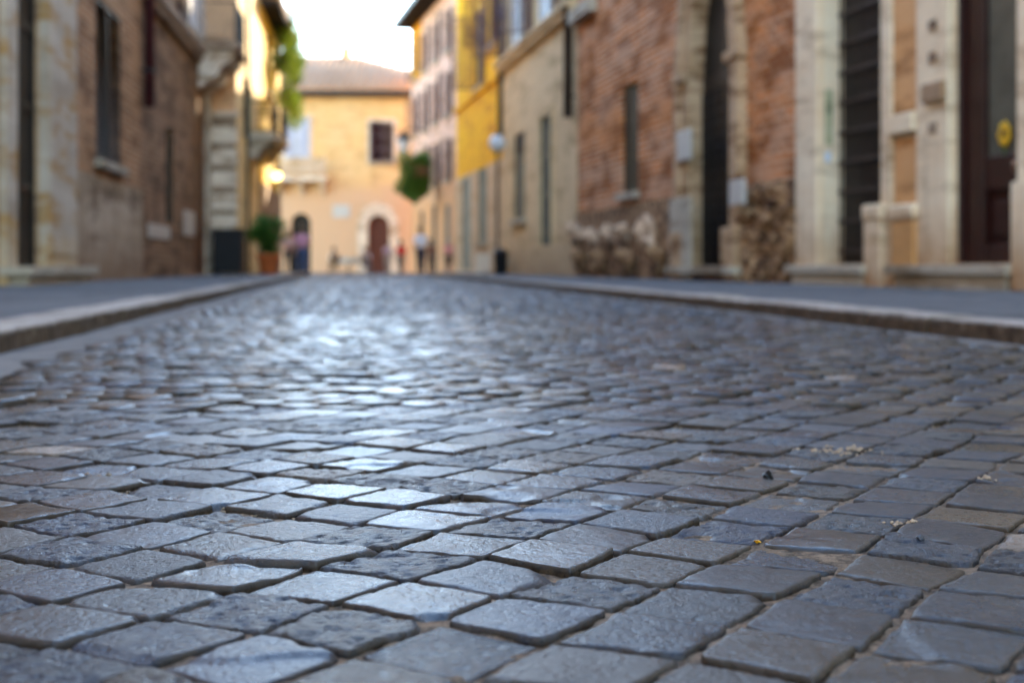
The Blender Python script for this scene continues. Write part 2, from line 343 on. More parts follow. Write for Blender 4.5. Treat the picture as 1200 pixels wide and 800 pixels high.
ii = ii.ravel(); jj = jj.ravel()
cxx = (EU[0] * (ii + .5) + EV[0] * (jj + .5)) * PITCH; cyy = (EU[1] * (ii + .5) + EV[1] * (jj + .5)) * PITCH
GL, GR = .26, .16
keep = (cyy > -3.5) & (cyy < YEND + 5) & (cxx > xl(cyy) + GL - .02) & (cxx < xr(cyy) - GR + .02)
ii, jj, cxx, cyy = ii[keep], jj[keep], cxx[keep], cyy[keep]
def ssorted(lod):
    if lod == 0: core = np.concatenate([[1, .975, .93, .87, .79, .70], np.linspace(.58, 0, 7)])
    elif lod == 1: core = np.array([1, .96, .89, .79, .64, .4, 0.0])
    else: core = np.array([1, .90, .68, .3])
    pos = core[::-1]; neg = -core
    s = np.unique(np.concatenate([neg, pos])); return np.concatenate([[s[0]], s, [s[-1]]])
Vs, Fs, Cs, Ds = [], [], [], []; base = 0
near = (cyy > .55) & (cyy < 3.3) & (np.abs(cxx) < .40 * cyy + .35)
mid = ~near & (cyy < 9.5)
for lod, sel in ((0, near), (1, mid), (2, ~near & ~mid)):
    I, J = ii[sel], jj[sel]; n = len(I)
    P = [np.stack(corner(I + a, J + b_), 1) for a, b_ in ((0, 0), (1, 0), (1, 1), (0, 1))]
    cen = sum(P) / 4
    rg = np.random.default_rng(100 + lod)
    gap = rg.uniform((.0018, .0038, .006)[lod], (.0062, .0115, .014)[lod], (n, 4)); 
    ss = ssorted(lod); k = len(ss)
    S, T = np.meshgrid(ss, ss, indexing='ij'); S = S.ravel(); T = T.ravel(); K = k * k
    ia, ib = np.meshgrid(np.arange(k), np.arange(k), indexing='ij'); ring = ((ia == 0) | (ib == 0) | (ia == k - 1) | (ib == k - 1)).ravel()
    # rounded corners of each quad
    rc = rg.uniform((.005, .06, .30)[lod], (.075, .36, .62)[lod], (n, 1)); m4 = (np.abs(S) * np.abs(T)) ** (5, 3.2, 2.2)[lod]
    Sx = S * (1 - rc * m4); Tx = T * (1 - rc * m4)
    size = .5 * PITCH
    Sx = Sx * (1 - np.where(S > 0, gap[:, 1:2], gap[:, 0:1]) / size); Tx = Tx * (1 - np.where(T > 0, gap[:, 3:4], gap[:, 2:3]) / size)
    u = (Sx + 1) / 2; v = (Tx + 1) / 2
    X = P[0][:, 0:1] * (1 - u) * (1 - v) + P[1][:, 0:1] * u * (1 - v) + P[2][:, 0:1] * u * v + P[3][:, 0:1] * (1 - u) * v
    Y = P[0][:, 1:2] * (1 - u) * (1 - v) + P[1][:, 1:2] * u * (1 - v) + P[2][:, 1:2] * u * v + P[3][:, 1:2] * (1 - u) * v
    sid = (I * 7 + J * 131)[:, None] * 3.17
    # ragged outline
    if lod < 2:
        ed = np.maximum(np.abs(S), np.abs(T)) ** 4
        X = X + ed * .0022 * fbm(X * 28 + sid, Y * 28, 3, 3) * 2; Y = Y + ed * .0022 * fbm(X * 28 + sid + 50, Y * 28, 4, 3) * 2
    em = np.maximum(np.abs(S), np.abs(T)) if lod == 0 else np.minimum(1, (np.abs(S) ** 5 + np.abs(T) ** 5) ** .2); dist = (1 - em) * size * .93
    if lod == 0:
        chip = np.clip(fbm(X * 22 + sid, Y * 22 + sid * .3, 8, 3) + .06, 0, 1) * 2.3
        rr = rg.uniform(.0010, .0034, (n, 1)) * (1 + 3.2 * chip)
    else: rr = (rg.uniform(.005, .017, (n, 1)) if lod == 1 else rg.uniform(.014, .026, (n, 1))) * np.ones_like(X)
    q = np.clip(1 - dist / rr, 0, 1); drop = rr * (1 - np.sqrt(np.clip(1 - q * q, 0, 1))) * .9
    tx, ty = rg.normal(0, (.012, .020, .024)[lod], (n, 1)), rg.normal(0, (.010, .022, .026)[lod], (n, 1))
    z0 = rg.normal(0, (.0013, .0032, .0042)[lod], (n, 1)) - (rg.random((n, 1)) < .03) * .006
    dome = rg.uniform(.0, (.0012, .0022, .003)[lod], (n, 1)) * (1 - S ** 2) * (1 - T ** 2)
    rough_st = (rg.random((n, 1)) < .28)
    amp = np.where(rough_st, .0026, rg.uniform(.0003, .0012, (n, 1)))
    Z = z0 + tx * (X - cen[:, 0:1]) + ty * (Y - cen[:, 1:2]) + dome - drop
    cs_, ct_ = rg.choice([-1, 1], (n, 1)), rg.choice([-1, 1], (n, 1)); cr = rg.uniform(.0, .5, (n, 1)) * (rg.random((n, 1)) < .4) + 1e-4
    cdist = np.hypot(S - cs_, T - ct_) + .25 * fbm(X * 40 + sid, Y * 40, 15, 2); Z = Z - .012 * np.clip(1 - cdist / cr, 0, 1) ** .7     # broken corner
    if lod < 2:
        Z = Z + amp * fbm(X * 24 + sid, Y * 24, 41, 5 if lod == 0 else 3) * 1.6
    if lod == 0:
        pits = np.clip(fbm(X * 95 + sid, Y * 95, 51, 3) - .15, 0, 1); Z = Z - np.where(rough_st, .010, .0025) * pits
        # slabs that have split along a plane
        st = fbm(X * 9 + sid, Y * 9 + sid, 61, 2); Z = Z - (rg.random((n, 1)) < .35) * .0035 * np.clip((st - .12) * 14, 0, 1)
    Z = Z + undul(X, Y)
    Zs = undul(X, Y) - .034
    Z = np.where(ring[None, :], Zs, Z)
    V = np.stack([X, Y, Z], 2).reshape(-1, 3)
    a, b_ = np.meshgrid(np.arange(k - 1), np.arange(k - 1), indexing='ij'); a = a.ravel(); b_ = b_.ravel()
    fq = np.stack([a * k + b_, (a + 1) * k + b_, (a + 1) * k + b_ + 1, a * k + b_ + 1], 1)
    FQ = (fq[None] + (np.arange(n) * K)[:, None, None]).reshape(-1, 4) + base
    # EU x EV orientation: make faces look up
    FQ = FQ[:, ::1]
    pal = np.array([(.010, .019, .036), (.017, .026, .042), (.026, .032, .040), (.044, .038, .033), (.075, .057, .041), (.007, .017, .042)])
    pr = rg.choice(6, n, p=[.22, .25, .20, .15, .07, .11]); col = pal[pr] * rg.uniform(.4, 1.5, (n, 1))
    warm = rg.random(n) < .012; col[warm] = (.30, .22, .16)
    # right side of the road is a touch browner
    ba = np.where(rough_st, rg.uniform(.8, 1.0, (n, 1)), rg.uniform(.2, .7, (n, 1))) * (1, .6, .5)[lod]
    Cc = np.repeat(np.concatenate([col, ba], 1)[:, None, :], K, 1).reshape(-1, 4)
    edge = .8 * np.clip(1 - dist / .007, 0, 1) * np.ones_like(X) + np.clip(fbm(X * 5 + 3, Y * 5, 71, 3) * .55 - .03, 0, .4)
    edge = np.where(ring[None, :], 0.6, edge)
    rb = np.where(rough_st, .14, rg.uniform(.04, .20, (n, 1))) * (1, .55, .45)[lod] * np.ones_like(X)
    side = np.where(ring[None, :], 1.0, 0.0) * np.ones_like(X)
    Dd = np.stack([np.clip(edge, 0, 1), rb, side, rb * 0 + 1], 2).reshape(-1, 4)
    Vs.append(V); Fs.append(FQ); Cs.append(Cc); Ds.append(Dd); base += n * K
    print('lod', lod, n)
road = npmesh('cobblestone_road', np.concatenate(Vs), np.concatenate(Fs), M['cobble'], True, {'stone': np.concatenate(Cs), 'dust': np.concatenate(Ds)})
bm = bmesh.new(); bm.from_mesh(road.data)
bm.faces.ensure_lookup_table()
if bm.faces[len(bm.faces) // 2 - 3].normal.z < 0 or sum(f.normal.z for f in list(bm.faces)[:3000]) < 0: bmesh.ops.reverse_faces(bm, faces=bm.faces)
bm.to_mesh(road.data); bm.free()
tagp(road, 'worn blue-grey basalt cobblestones laid diagonally across the street', kind='structure')

def sheet(xs, ys, zf, name, mt, parent=None):
    X, Y = np.meshgrid(xs, ys, indexing='ij'); Z = zf(X, Y); nx, ny = X.shape
    V = np.stack([X, Y, Z], 2).reshape(-1, 3); a, b_ = np.meshgrid(np.arange(nx - 1), np.arange(ny - 1), indexing='ij'); a = a.ravel(); b_ = b_.ravel()
    Q = np.stack([a * ny + b_, (a + 1) * ny + b_, (a + 1) * ny + b_ + 1, a * ny + b_ + 1], 1); return npmesh(name, V, Q, mt, True, None, parent)
def bedz(X, Y):
    lv = np.clip(1.9 - Y * .38, 0, 1) * np.clip(.78 + fbm(X * .9 + 7, Y * .9, 81, 2) * 1.6 + X * .22, 0, 1)
    return undul(X, Y) - .0190 + .0130 * lv + .0045 * fbm(X * 45, Y * 45, 82, 4)
def strip(name, ys, fx0, fx1, nx, zf, mt, parent=None):
    X = np.stack([fx0(ys) + (fx1(ys) - fx0(ys)) * k / (nx - 1) for k in range(nx)], 0); Y = np.repeat(ys[None], nx, 0); Z = zf(X, Y); ny = len(ys)
    V = np.stack([X, Y, Z], 2).reshape(-1, 3); a, b_ = np.meshgrid(np.arange(nx - 1), np.arange(ny - 1), indexing='ij'); a = a.ravel(); b_ = b_.ravel()
    Q = np.stack([a * ny + b_, (a + 1) * ny + b_, (a + 1) * ny + b_ + 1, a * ny + b_ + 1], 1); return npmesh(name, V, Q, mt, True, None, parent)
bed_ys = np.concatenate([np.arange(-3.6, .5, .08), np.arange(.5, 3.4, .008), np.arange(3.4, 9, .04), np.arange(9, YEND + 6, .5)])
bed = strip('joint_sand', bed_ys, lambda y: xl(y) + GL - .06, lambda y: xr(y) - GR + .06, 420, bedz, M['bed'], road)
bed['kind'] = 'structure'
gy = np.concatenate([np.arange(-3.6, 12, .12), np.arange(12, YEND + 6, .6)])
gl = strip('gutter', gy, lambda y: xl(y) - .02, lambda y: xl(y) + GL, 6, lambda X, Y: undul(X, Y) - .004 + .003 * fbm(X * 6, Y * 6, 91, 3), M['gutter']); gl['kind'] = 'structure'
gr = strip('gutter', gy, lambda y: xr(y) - GR, lambda y: xr(y) + .02, 6, lambda X, Y: undul(X, Y) - .004 + .003 * fbm(X * 6, Y * 6, 92, 3), M['gutter']); gr['kind'] = 'structure'
g = MB(); g.add([(-600, -300, -.06), (600, -300, -.06), (600, 1500, -.06), (-600, 1500, -.06)], [(0, 1, 2, 3)])
go = g.build('ground', M['earth']); go['kind'] = 'structure'
sq = MB(); sq.box(-40, 30, YEND + 5.8, 90, -.05, -.006); so = sq.build('square', M['earth']); so['kind'] = 'structure'
# sidewalks
def sw(name, fk, fw_, y0=-3.5):
    ys = np.concatenate([np.arange(y0, 20, .25), np.arange(20, YEND + 1, 1.0)])
    return strip(name, ys, fk, fw_, 14, lambda X, Y: KH - .006 + .006 * fbm(X * 1.5, Y * 1.5, 95, 3), M['asphalt'])
s1 = sw('sidewalk', lambda y: xl(y) - .24, lambda y: xl(y) * 0 - 12.5); s1['kind'] = 'structure'
s2 = sw('sidewalk', lambda y: xr(y) + .24, lambda y: xr(y) * 0 + 10.0); s2['kind'] = 'structure'
kerbmat()
def kerb(side):
    mb = MB(); y = -3.4; rg = random.Random(5 + side)
    while y < YEND:
        L = rg.uniform(.75, 1.25); y1 = y + L - .018
        f = (lambda q: xl(q)) if side < 0 else (lambda q: xr(q))
        d = .25 * side; j = rg.uniform(-.014, .014); h = KH + rg.uniform(-.009, .009)
        seg = max(3, int(L / .12))
        vs = []; fs = []
        prof = [(0, -.05), (0.002, h - .03), (.006, h - .012), (.02, h - .002), (.06, h), (.25, h)]
        for a in range(seg + 1):
            q = y + (y1 - y) * a / seg
            for (o_, z_) in prof:
                wob = .006 * math.sin(q * 7.3 + o_ * 30) + rg.uniform(-.004, .004)
                vs.append((f(q) + side * o_ + (j + wob) * (o_ < .05), q, z_ + rg.uniform(-.002, .002) * (z_ > 0)))
        n = len(prof)
        for a in range(seg):
            for b_ in range(n - 1): fs.append((a * n + b_, a * n + b_ + 1, (a + 1) * n + b_ + 1, (a + 1) * n + b_))
        fs.append(tuple(range(n))); fs.append(tuple(seg * n + b_ for b_ in range(n - 1, -1, -1)))
        mb.add(vs, fs); y += L
    o = mb.build('kerb', M['kerbstone']); o['kind'] = 'structure'
kerb(-1); kerb(1)

# ------------------------------------------------------------------ facade frame
class B:
    """a facade: local x runs along the wall, z up; s*y points out to the street"""
    def __init__(self, name, label, cat, p0, p1, s, group=None, top=True):
        self.p0 = Vector(p0); self.p1 = Vector(p1); d = self.p1 - self.p0; self.L = d.length; self.d = d.normalized(); self.s = s
        self.root = empty(name, (p0[0], p0[1], 0), math.atan2(d.y, d.x)); tagp(self.root, label, cat, group)
    def hit(self, px):
        r = ray(px); d, p = self.d, self.p0        # (r t, t) = p + w d
        w_ = (p.x - r * p.y) / (r * d.y - d.x); return w_, p.y + w_ * d.y
    def u(self, px): return self.hit(px)[0]
    def z(self, px, py): return CAM_H + (HY - py) * self.hit(px)[1] / F
    def rect(self, x0, x1, yt, yb):
        a, b_ = sorted((self.u(x0), self.u(x1))); xm = (x0 + x1) / 2; return a, b_, self.z(xm, yb), self.z(xm, yt)
    def box(self, mb, u0, u1, o0, o1, z0, z1): return mb.box(u0, u1, self.s * o0, self.s * o1, z0, z1)
    def wp(self, u_, o, z): v = self.p0 + self.d * u_ + Vector((-self.d.y, self.d.x)) * self.s * o; return (v.x, v.y, z)
    def wall(self, mt, holes=(), z0=0.0, z1=12, u0=0, u1=None, depth=.5, name='wall', arches=(), off=0.0, ret=6.0):
        u1 = self.L if u1 is None else u1; H = list(holes) + [(a[0], a[1], a[2], a[4]) for a in arches]
        us = sorted({u0, u1, *[h[0] for h in H], *[h[1] for h in H]}); zs = sorted({z0, z1, *[h[2] for h in H], *[h[3] for h in H]})
        us = [q for q in us if u0 <= q <= u1]; zs = [q for q in zs if z0 <= q <= z1]
        def solid(i, j):
            if i < 0 or j < 0 or i >= len(us) - 1 or j >= len(zs) - 1: return False
            a, b_ = (us[i] + us[i + 1]) / 2, (zs[j] + zs[j + 1]) / 2
            return not any(h[0] < a < h[1] and h[2] < b_ < h[3] for h in H)
        mb = MB(); yf = self.s * off; yb = self.s * (off - depth)
        for i in range(len(us) - 1):
            for j in range(len(zs) - 1):
                if not solid(i, j): continue
                a, b_, c, d = us[i], us[i + 1], zs[j], zs[j + 1]
                mb.add([(a, yf, c), (b_, yf, c), (b_, yf, d), (a, yf, d)], [(0, 1, 2, 3)]); mb.add([(a, yb, c), (b_, yb, c), (b_, yb, d), (a, yb, d)], [(3, 2, 1, 0)])
                for (di, dj, q) in ((-1, 0, ((a, c), (a, d))), (1, 0, ((b_, c), (b_, d))), (0, -1, ((a, c), (b_, c))), (0, 1, ((a, d), (b_, d)))):
                    if not solid(i + di, j + dj): mb.add([(q[0][0], yf, q[0][1]), (q[1][0], yf, q[1][1]), (q[1][0], yb, q[1][1]), (q[0][0], yb, q[0][1])], [(0, 1, 2, 3)])
        for (a, b_, c, sp, tp, kind) in arches:
            pts = arch_pts(a, b_, sp, tp, kind)
            for (p, q) in zip(pts, pts[1:]):
                if abs(q[0] - p[0]) < 1e-6: continue
                mb.add([(p[0], yf, p[1]), (q[0], yf, q[1]), (q[0], yf, tp), (p[0], yf, tp)], [(0, 1, 2, 3)])
                mb.add([(p[0], yf, p[1]), (q[0], yf, q[1]), (q[0], yb, q[1]), (p[0], yb, p[1])], [(3, 2, 1, 0)])
                mb.add([(p[0], yb, p[1]), (q[0], yb, q[1]), (q[0], yb, tp), (p[0], yb, tp)], [(3, 2, 1, 0)])
        if ret:      # party walls and the rear, so that the house is a closed volume
            mb.box(u0, u0 + .3, yb, self.s * (off - ret), z0, z1 - .01); mb.box(u1 - .3, u1, yb, self.s * (off - ret), z0, z1 - .01)
            mb.box(u0, u1, self.s * (off - ret), self.s * (off - ret - .3), z0, z1)
            mb.box(u0 + .31, u1 - .31, self.s * (off - 1.1), self.s * (off - 1.2), z0, z1 - .02)    # inner partition behind the openings
        return mb.build(name, mt, self.root)
    def roof(self, z, mt=None, over=.5, ret=6.3, rise=1.4, u0=0, u1=None, rafters=False):
        u1 = self.L if u1 is None else u1; s = self.s; mb = MB(); t_ = .14
        pr = [(over, z), (-ret / 2, z + rise), (-ret, z)]
        vs = []
        for uu in (u0 - .02, u1 + .02):
            for (o, zz) in pr: vs += [(uu, s * o, zz), (uu, s * o, zz + t_)]
        mb.add(vs, [(0, 1, 3, 2), (2, 3, 5, 4), (6, 8, 9, 7), (8, 10, 11, 9), (1, 7, 9, 3), (3, 9, 11, 5), (0, 2, 8, 6), (2, 4, 10, 8), (0, 6, 7, 1), (4, 5, 11, 10)])
        r_ = mb.build('roof', mt or M['roof_tile'], self.root)
        if rafters:
            proto = None; n = int((u1 - u0) / .7)
            for k in range(n):
                if proto is None:
                    e = MB(); e.box(-.06, .06, s * .01, s * (over - .06), z - .17, z - .02); o = proto = e.build('rafter', M['dark_wood'], r_)
                else: o = proto.copy(); C.objects.link(o); o.parent = r_
                o.location = (u0 + .36 + k * .7, 0, 0)
        return r_
def arch_pts(a, b_, sp, tp, kind, n=14):
    c = (a + b_) / 2; hw = (b_ - a) / 2; h = tp - sp
    if kind == 'round': return [(c - hw * math.cos(math.pi * k / n), sp + h * math.sin(math.pi * k / n)) for k in range(n + 1)]
    out = []                                  # pointed: two arcs
    Rr = (hw * hw + h * h) / (2 * hw)
    for k in range(n + 1):
        x = a + (b_ - a) * k / n; dx = (x - a) if x <= c else (b_ - x); zz = math.sqrt(max(0, Rr * Rr - (Rr - dx) ** 2)); out.append((x, sp + zz))
    return out
def panel_door(b, r, mt, dep=.25, leaves=2, glassy=False, name='door', arch=None, label=None):
    u0, u1, z0, z1 = r; mb = MB(); s = b.s
    b.box(mb, u0, u1, -dep, -dep - .06, z0, z1)
    root = mb.build(name, mt, b.root)
    if label: root['label'] = label
    fr = MB(); wd = (u1 - u0) / leaves
    for k in range(leaves):
        a, c = u0 + k * wd, u0 + (k + 1) * wd
        st = .09 * min(1, wd)
        for (p, q) in ((a, a + st), (c - st, c)): b.box(fr, p + .004, q - .004, -dep + .04, -dep + .002, z0, z1)
        nz = max(2, round((z1 - z0) / 1.1))
        for j in range(nz + 1):
            zz = z0 + (z1 - z0) * j / nz; b.box(fr, a + st, c - st, -dep + .035, -dep + .002, max(z0, zz - .06), min(z1, zz + .06))
    fr.build('door_rail', mt, root)
    k = MB(); um = (u0 + u1) / 2 + .1; k.lathe([(.012, 0), (.03, .01), (.035, .03), (.02, .05)], (um, s * (-dep + .05), z0 + 1.05), 10); k.build('handle', M['bronze'], root, True)
    return root
def window(b, r, dep=.18, glassm=None, framem=None, sill=True, surround=None, name='window', bars=(2, 3), sillm=None):
    u0, u1, z0, z1 = r; framem = framem or M['brown_paint']; glassm = glassm or M['glass']
    fr = MB(); t_ = .06
    for (a, c, e, f_) in ((u0, u0 + t_, z0, z1), (u1 - t_, u1, z0, z1), (u0 + t_, u1 - t_, z0, z0 + t_), (u0 + t_, u1 - t_, z1 - t_, z1)): b.box(fr, a, c, -dep, -dep - .07, e, f_)
    for k in range(1, bars[0]): x = u0 + (u1 - u0) * k / bars[0]; b.box(fr, x - .025, x + .025, -dep - .005, -dep - .06, z0 + t_, z1 - t_)
    for k in range(1, bars[1]): zz = z0 + (z1 - z0) * k / bars[1]; b.box(fr, u0 + t_, u1 - t_, -dep - .01, -dep - .055, zz - .015, zz + .015)
    root = fr.build(name, framem, b.root)
    g = MB(); b.box(g, u0 + t_ * .8, u1 - t_ * .8, -dep - .03, -dep - .045, z0 + t_ * .8, z1 - t_ * .8); g.build('pane', glassm, root)
    if sill: q = MB(); b.box(q, u0 - .12, u1 + .12, .14, -dep + .01, z0 - .13, z0 - .002); q.build('sill', sillm or M['stone_trim'], root)
    if surround:
        q = MB(); w_ = .16
        b.box(q, u0 - w_, u0 - .002, .05, -.02, z0, z1 + w_); b.box(q, u1 + .002, u1 + w_, .05, -.02, z0, z1 + w_); b.box(q, u0, u1, .048, -.02, z1 + .002, z1 + w_); q.build('surround', surround, root)
    return root
def louvre(b, u0, u1, z0, z1, mt, off=.05, name='shutter', ang=0.0, hinge=None, parent=None):
    """slatted shutter leaf standing off the wall; ang swings it open about hinge u"""
    mb = MB(); t_ = .045; s = b.s
    b.box(mb, u0, u0 + t_, off, off - .04, z0, z1); b.box(mb, u1 - t_, u1, off, off - .04, z0, z1); b.box(mb, u0 + t_, u1 - t_, off, off - .04, z0, z0 + t_); b.box(mb, u0 + t_, u1 - t_, off, off - .04, z1 - t_, z1)
    n = max(4, int((z1 - z0) / .07))
    for k in range(n):
        zz = z0 + t_ + (z1 - z0 - 2 * t_) * (k + .5) / n
        rot = Matrix.Rotation(s * R(-38), 3, 'X'); mb.box(u0 + t_, u1 - t_, s * (off - .001), s * (off - .036), zz - .006, zz + .006, rot, ((u0 + u1) / 2, s * (off - .02), zz))
    if hinge is not None:
        rot = Matrix.Rotation(ang, 3, 'Z'); p = Vector((hinge, s * off, 0)); mb.v = [tuple(rot @ (Vector(v) - p) + p) for v in mb.v]
    return mb.build(name, mt, parent or b.root)
def thing_box(b, r, o0, o1, mt, name, label, cat, group=None, bevel=.01, frame=None):
    u0, u1, z0, z1 = r; mb = MB(); b.box(mb, u0, u1, o0, o1, z0, z1); o = mb.build(name, mt, None, bevel=bevel)
    o.location = b.root.location; o.rotation_euler = b.root.rotation_euler; tagp(o, label, cat, group); return o
def detached(b, mb, name, mt, label=None, cat=None, smooth=False, group=None):
    o = mb.build(name, mt, None, smooth); o.location = b.root.location; o.rotation_euler = b.root.rotation_euler; tagp(o, label, cat, group); return o
def downpipe(b, px, z0, z1, mt, label, r_=.06, off=.12):
    u_ = b.u(px); mb = MB(); mb.tube([(u_, b.s * off, z0), (u_, b.s * off, z1)], r_, 10)
    o = detached(b, mb, 'drainpipe', mt, label, 'drainpipe', True)
    z_ = z0 + .5
    while z_ < z1: cl = MB(); cl.box(u_ - .085, u_ + .085, b.s * .002, b.s * (off + .075), z_, z_ + .05); cl.build('bracket', M['iron'], o); z_ += 1.8
    return o
def balcony(b, r, zf, out=.9, mt=None, brackets=2, rail=True, railh=1.0, bm_=None, name='balcony'):
    u0, u1 = r; mb = MB(); b.box(mb, u0, u1, out, .003, zf - .16, zf); b.box(mb, u0 - .05, u1 + .05, out + .05, .003, zf - .22, zf - .161)
    root = mb.build(name, mt or M['grey_trim'], b.root)
    for k in range(brackets):
        uu = u0 + .25 + (u1 - u0 - .5) * k / max(1, brackets - 1); q = MB(); s = b.s
        pts = [(0, zf - .23), (out * .85, zf - .23), (out * .8, zf - .38), (out * .5, zf - .5), (out * .35, zf - .72), (out * .1, zf - .85), (0, zf - .95)]
        vs = [(uu - .12, s * (p[0] + .003), p[1]) for p in pts] + [(uu + .12, s * (p[0] + .003), p[1]) for p in pts]; n = len(pts)
        q.add(vs, [tuple(range(n)), tuple(range(2 * n - 1, n - 1, -1))] + [(i, i + n, (i + 1) % n + n, (i + 1) % n) for i in range(n)]); q.build('bracket', bm_ or mt or M['grey_trim'], root)
    if rail:
        q = MB(); s = b.s
        for (a, c, e, f_) in ((u0 + .03, u1 - .03, out - .06, out - .02), (u0 + .03, u0 + .07, .01, out - .06), (u1 - .07, u1 - .03, .01, out - .06)):
            b.box(q, a, c, f_, e, zf + railh - .04, zf + railh); b.box(q, a, c, f_, e, zf + .06, zf + .09)
        n = int((u1 - u0) / .11)
        for k in range(n + 1): x = u0 + .05 + (u1 - u0 - .1) * k / n; q.tube([(x, s * (out - .04), zf + .09), (x, s * (out - .04), zf + railh - .04)], .009, 5)
        for uu in (u0 + .05, u1 - .05):
            for k in range(int(out / .11)): q.tube([(uu, s * (.08 + k * .11), zf + .09), (uu, s * (.08 + k * .11), zf + railh - .04)], .009, 5)
        q.build('railing', M['iron'], root)
    return root
def leaves(name, cs, n, size, mt, parent=None, seed=1, droop=0.0):
    rg = random.Random(seed); mb = MB()
    for _ in range(n):
        c, rad = rg.choice(cs)
        while True:
            p = Vector((rg.uniform(-1, 1), rg.uniform(-1, 1), rg.uniform(-1, 1)))
            if .3 < p.length < 1: break
        q = Vector((c[0] + p.x * rad[0], c[1] + p.y * rad[1], c[2] + p.z * rad[2])); L = size * rg.uniform(.6, 1.3)
        rot = Matrix.Rotation(rg.uniform(0, 6.28), 3, 'Z') @ Matrix.Rotation(rg.uniform(-1.2, 1.2) - droop, 3, 'X')
        pts = [(0, 0, 0), (L * .32, L * .45, L * .06), (0, L, -L * .08), (-L * .32, L * .45, L * .06)]
        mb.add([q + rot @ Vector(v) for v in pts], [(0, 1, 2), (0, 2, 3)])
    return mb.build(name, mt, parent)

# ------------------------------------------------------------------ LEFT SIDE
LX = lambda Y: -4.77 - .096 * Y
lp = lambda Y: (LX(Y), Y)
def Yl(px): return 4.77 / (-ray(px) - .096)
S_L = -1   # local +y points away from the street on this side
# nearest house with the pale stone portal
b = B('plastered_house', 'beige plastered house with a dark door in a pale stone portal', 'house', lp(-14), lp(Yl(84)), S_L)
dr = b.rect(12, 46, -70, 312); pz = b.z(30, -80)
b.wall(M['beige_plaster'], [dr], z1=12)
d = panel_door(b, (dr[0], dr[1], dr[2], dr[3]), M['dark_wood'], .1, 2)
sp = MB(); u40, u84 = b.u(46), b.u(83)
b.box(sp, u40 + .002, u84, .10, -.02, .05, dr[3] + .5); b.box(sp, dr[0] - .55, dr[0] - .002, .10, -.02, .05, dr[3] + .5); b.box(sp, dr[0], dr[1], .097, -.02, dr[3] + .002, dr[3] + .5)
b.box(sp, u40 + .1, u84 - .25, .135, .098, .5, dr[3] + .3)
sp.build('stone_surround', M['portal_stone'], b.root, bevel=.01)
st = MB(); b.box(st, dr[0] - .6, u84 + .1, .42, -.2, .21, .325); b.box(st, dr[0] - .45, u84 - .1, .34, -.1, .06, .208); st.build('doorstep', M['stone_trim'], b.root, bevel=.012)
b.roof(12)
# brick house with the louvred window
b = B('brick_house', 'brick house with a tall louvred window above a mottled plaster base', 'house', lp(Yl(84)), lp(Yl(165)), S_L)
wr = b.rect(112, 141, 8, 192); pz = b.z(120, 208)
b.wall(M['brick_left'], [wr], z0=pz, z1=12)
pl = MB(); b.box(pl, 0, b.L, .03, -.5, 0, pz - .003); pl.build('plinth', M['old_plinth'], b.root)
w_ = window(b, wr, .16, sillm=M['stone_trim']); um = (wr[0] + wr[1]) / 2
louvre(b, wr[0] + .01, um - .005, wr[2] + .02, wr[3] - .02, M['dark_wood'], -.01); louvre(b, um + .005, wr[1] - .01, wr[2] + .02, wr[3] - .02, M['dark_wood'], -.01)
b.roof(12)
bb = b
# brown brick house with cornice
b = B('brown_brick_house', 'brown brick house with a stone cornice and small pale plaques', 'house', lp(Yl(165)), lp(41.0), S_L)
zc = b.z(205, 28); w1 = b.rect(218, 247, -60, 46); w2 = b.rect(194, 203, 152, 262)
dr = b.rect(226, 238, 130, 318)
w1 = (w1[0], w1[1], max(w1[2], zc + .35), w1[3])
b.wall(M['brick_brown'], [w2, dr, w1], z1=12)
q = MB(); b.box(q, 0, b.L, .22, .003, zc - .12, zc + .1); b.box(q, 0, b.L, .14, .003, zc - .3, zc - .123); q.build('cornice', M['grey_trim'], b.root, bevel=.02)
window(b, w2, .03, framem=M['dark_wood'], sill=False); panel_door(b, dr, M['brown_paint'], .04, 1)
window(b, w1, .1, glassm=M['glass_pale'], framem=M['lilac_white'])
su = (w1[1] - w1[0]); louvre(b, w1[1] + .01, w1[1] + su * .55, w1[2], w1[3], M['maroon'], .07); louvre(b, w1[0] - su * .3, w1[0] - .01, w1[2], w1[3], M['maroon'], .07)
q = MB(); b.box(q, b.u(240), b.L, .07, .003, .09, zc - .31); q.build('corner_pilaster', M['stone_trim'], b.root)
# maroon shutter pair hanging between the two houses
b.roof(12)
up = b.u(167); mbp = MB(); mbp.tube([(up, S_L * .14, b.z(167, 126)), (up, S_L * .14, 11.9)], .11, 10); dp = detached(b, mbp, 'drainpipe', M['maroon'], 'maroon drainpipe between the louvred window house and the brown brick house', 'drainpipe', True)
for zz in (4.3, 6.5, 8.7, 10.9): cl = MB(); cl.box(up - .13, up + .13, S_L * .002, S_L * .27, zz, zz + .06); cl.build('bracket', M['iron'], dp)
r_ = b.rect(173, 198, 264, 280); thing_box(b, r_, .03, .002, M['marble'], 'plaque', 'wide white plaque low on the brown brick wall', 'plaque')
r_ = b.rect(215, 227, 247, 277); thing_box(b, r_, .03, .002, M['marble'], 'notice_board', 'narrow pale upright notice board beside the brown brick house door', 'notice board')
# house that steps forward: front turned to the viewer with banded stonework
P4 = Vector((LX(41) + .0, 41.0)); SX = -7.95
b = B('rusticated_house', 'cream house stepping into the street with banded stone corner and iron balconies', 'house', (SX, 41.0), (SX - .096 * 8, 49.0), S_L)
H4 = 12.0
w5 = b.rect(287, 293, 20, 78) ; 
bl = b.rect(287, 296, 100, 165)
b.wall(M['cream_plaster'], [bl], z1=H4, ret=5)
window(b, bl, .12, framem=M['green_grey'], sill=False); louvre(b, bl[0] - .5, bl[0] - .02, bl[2], bl[3], M['green_grey'], .07)
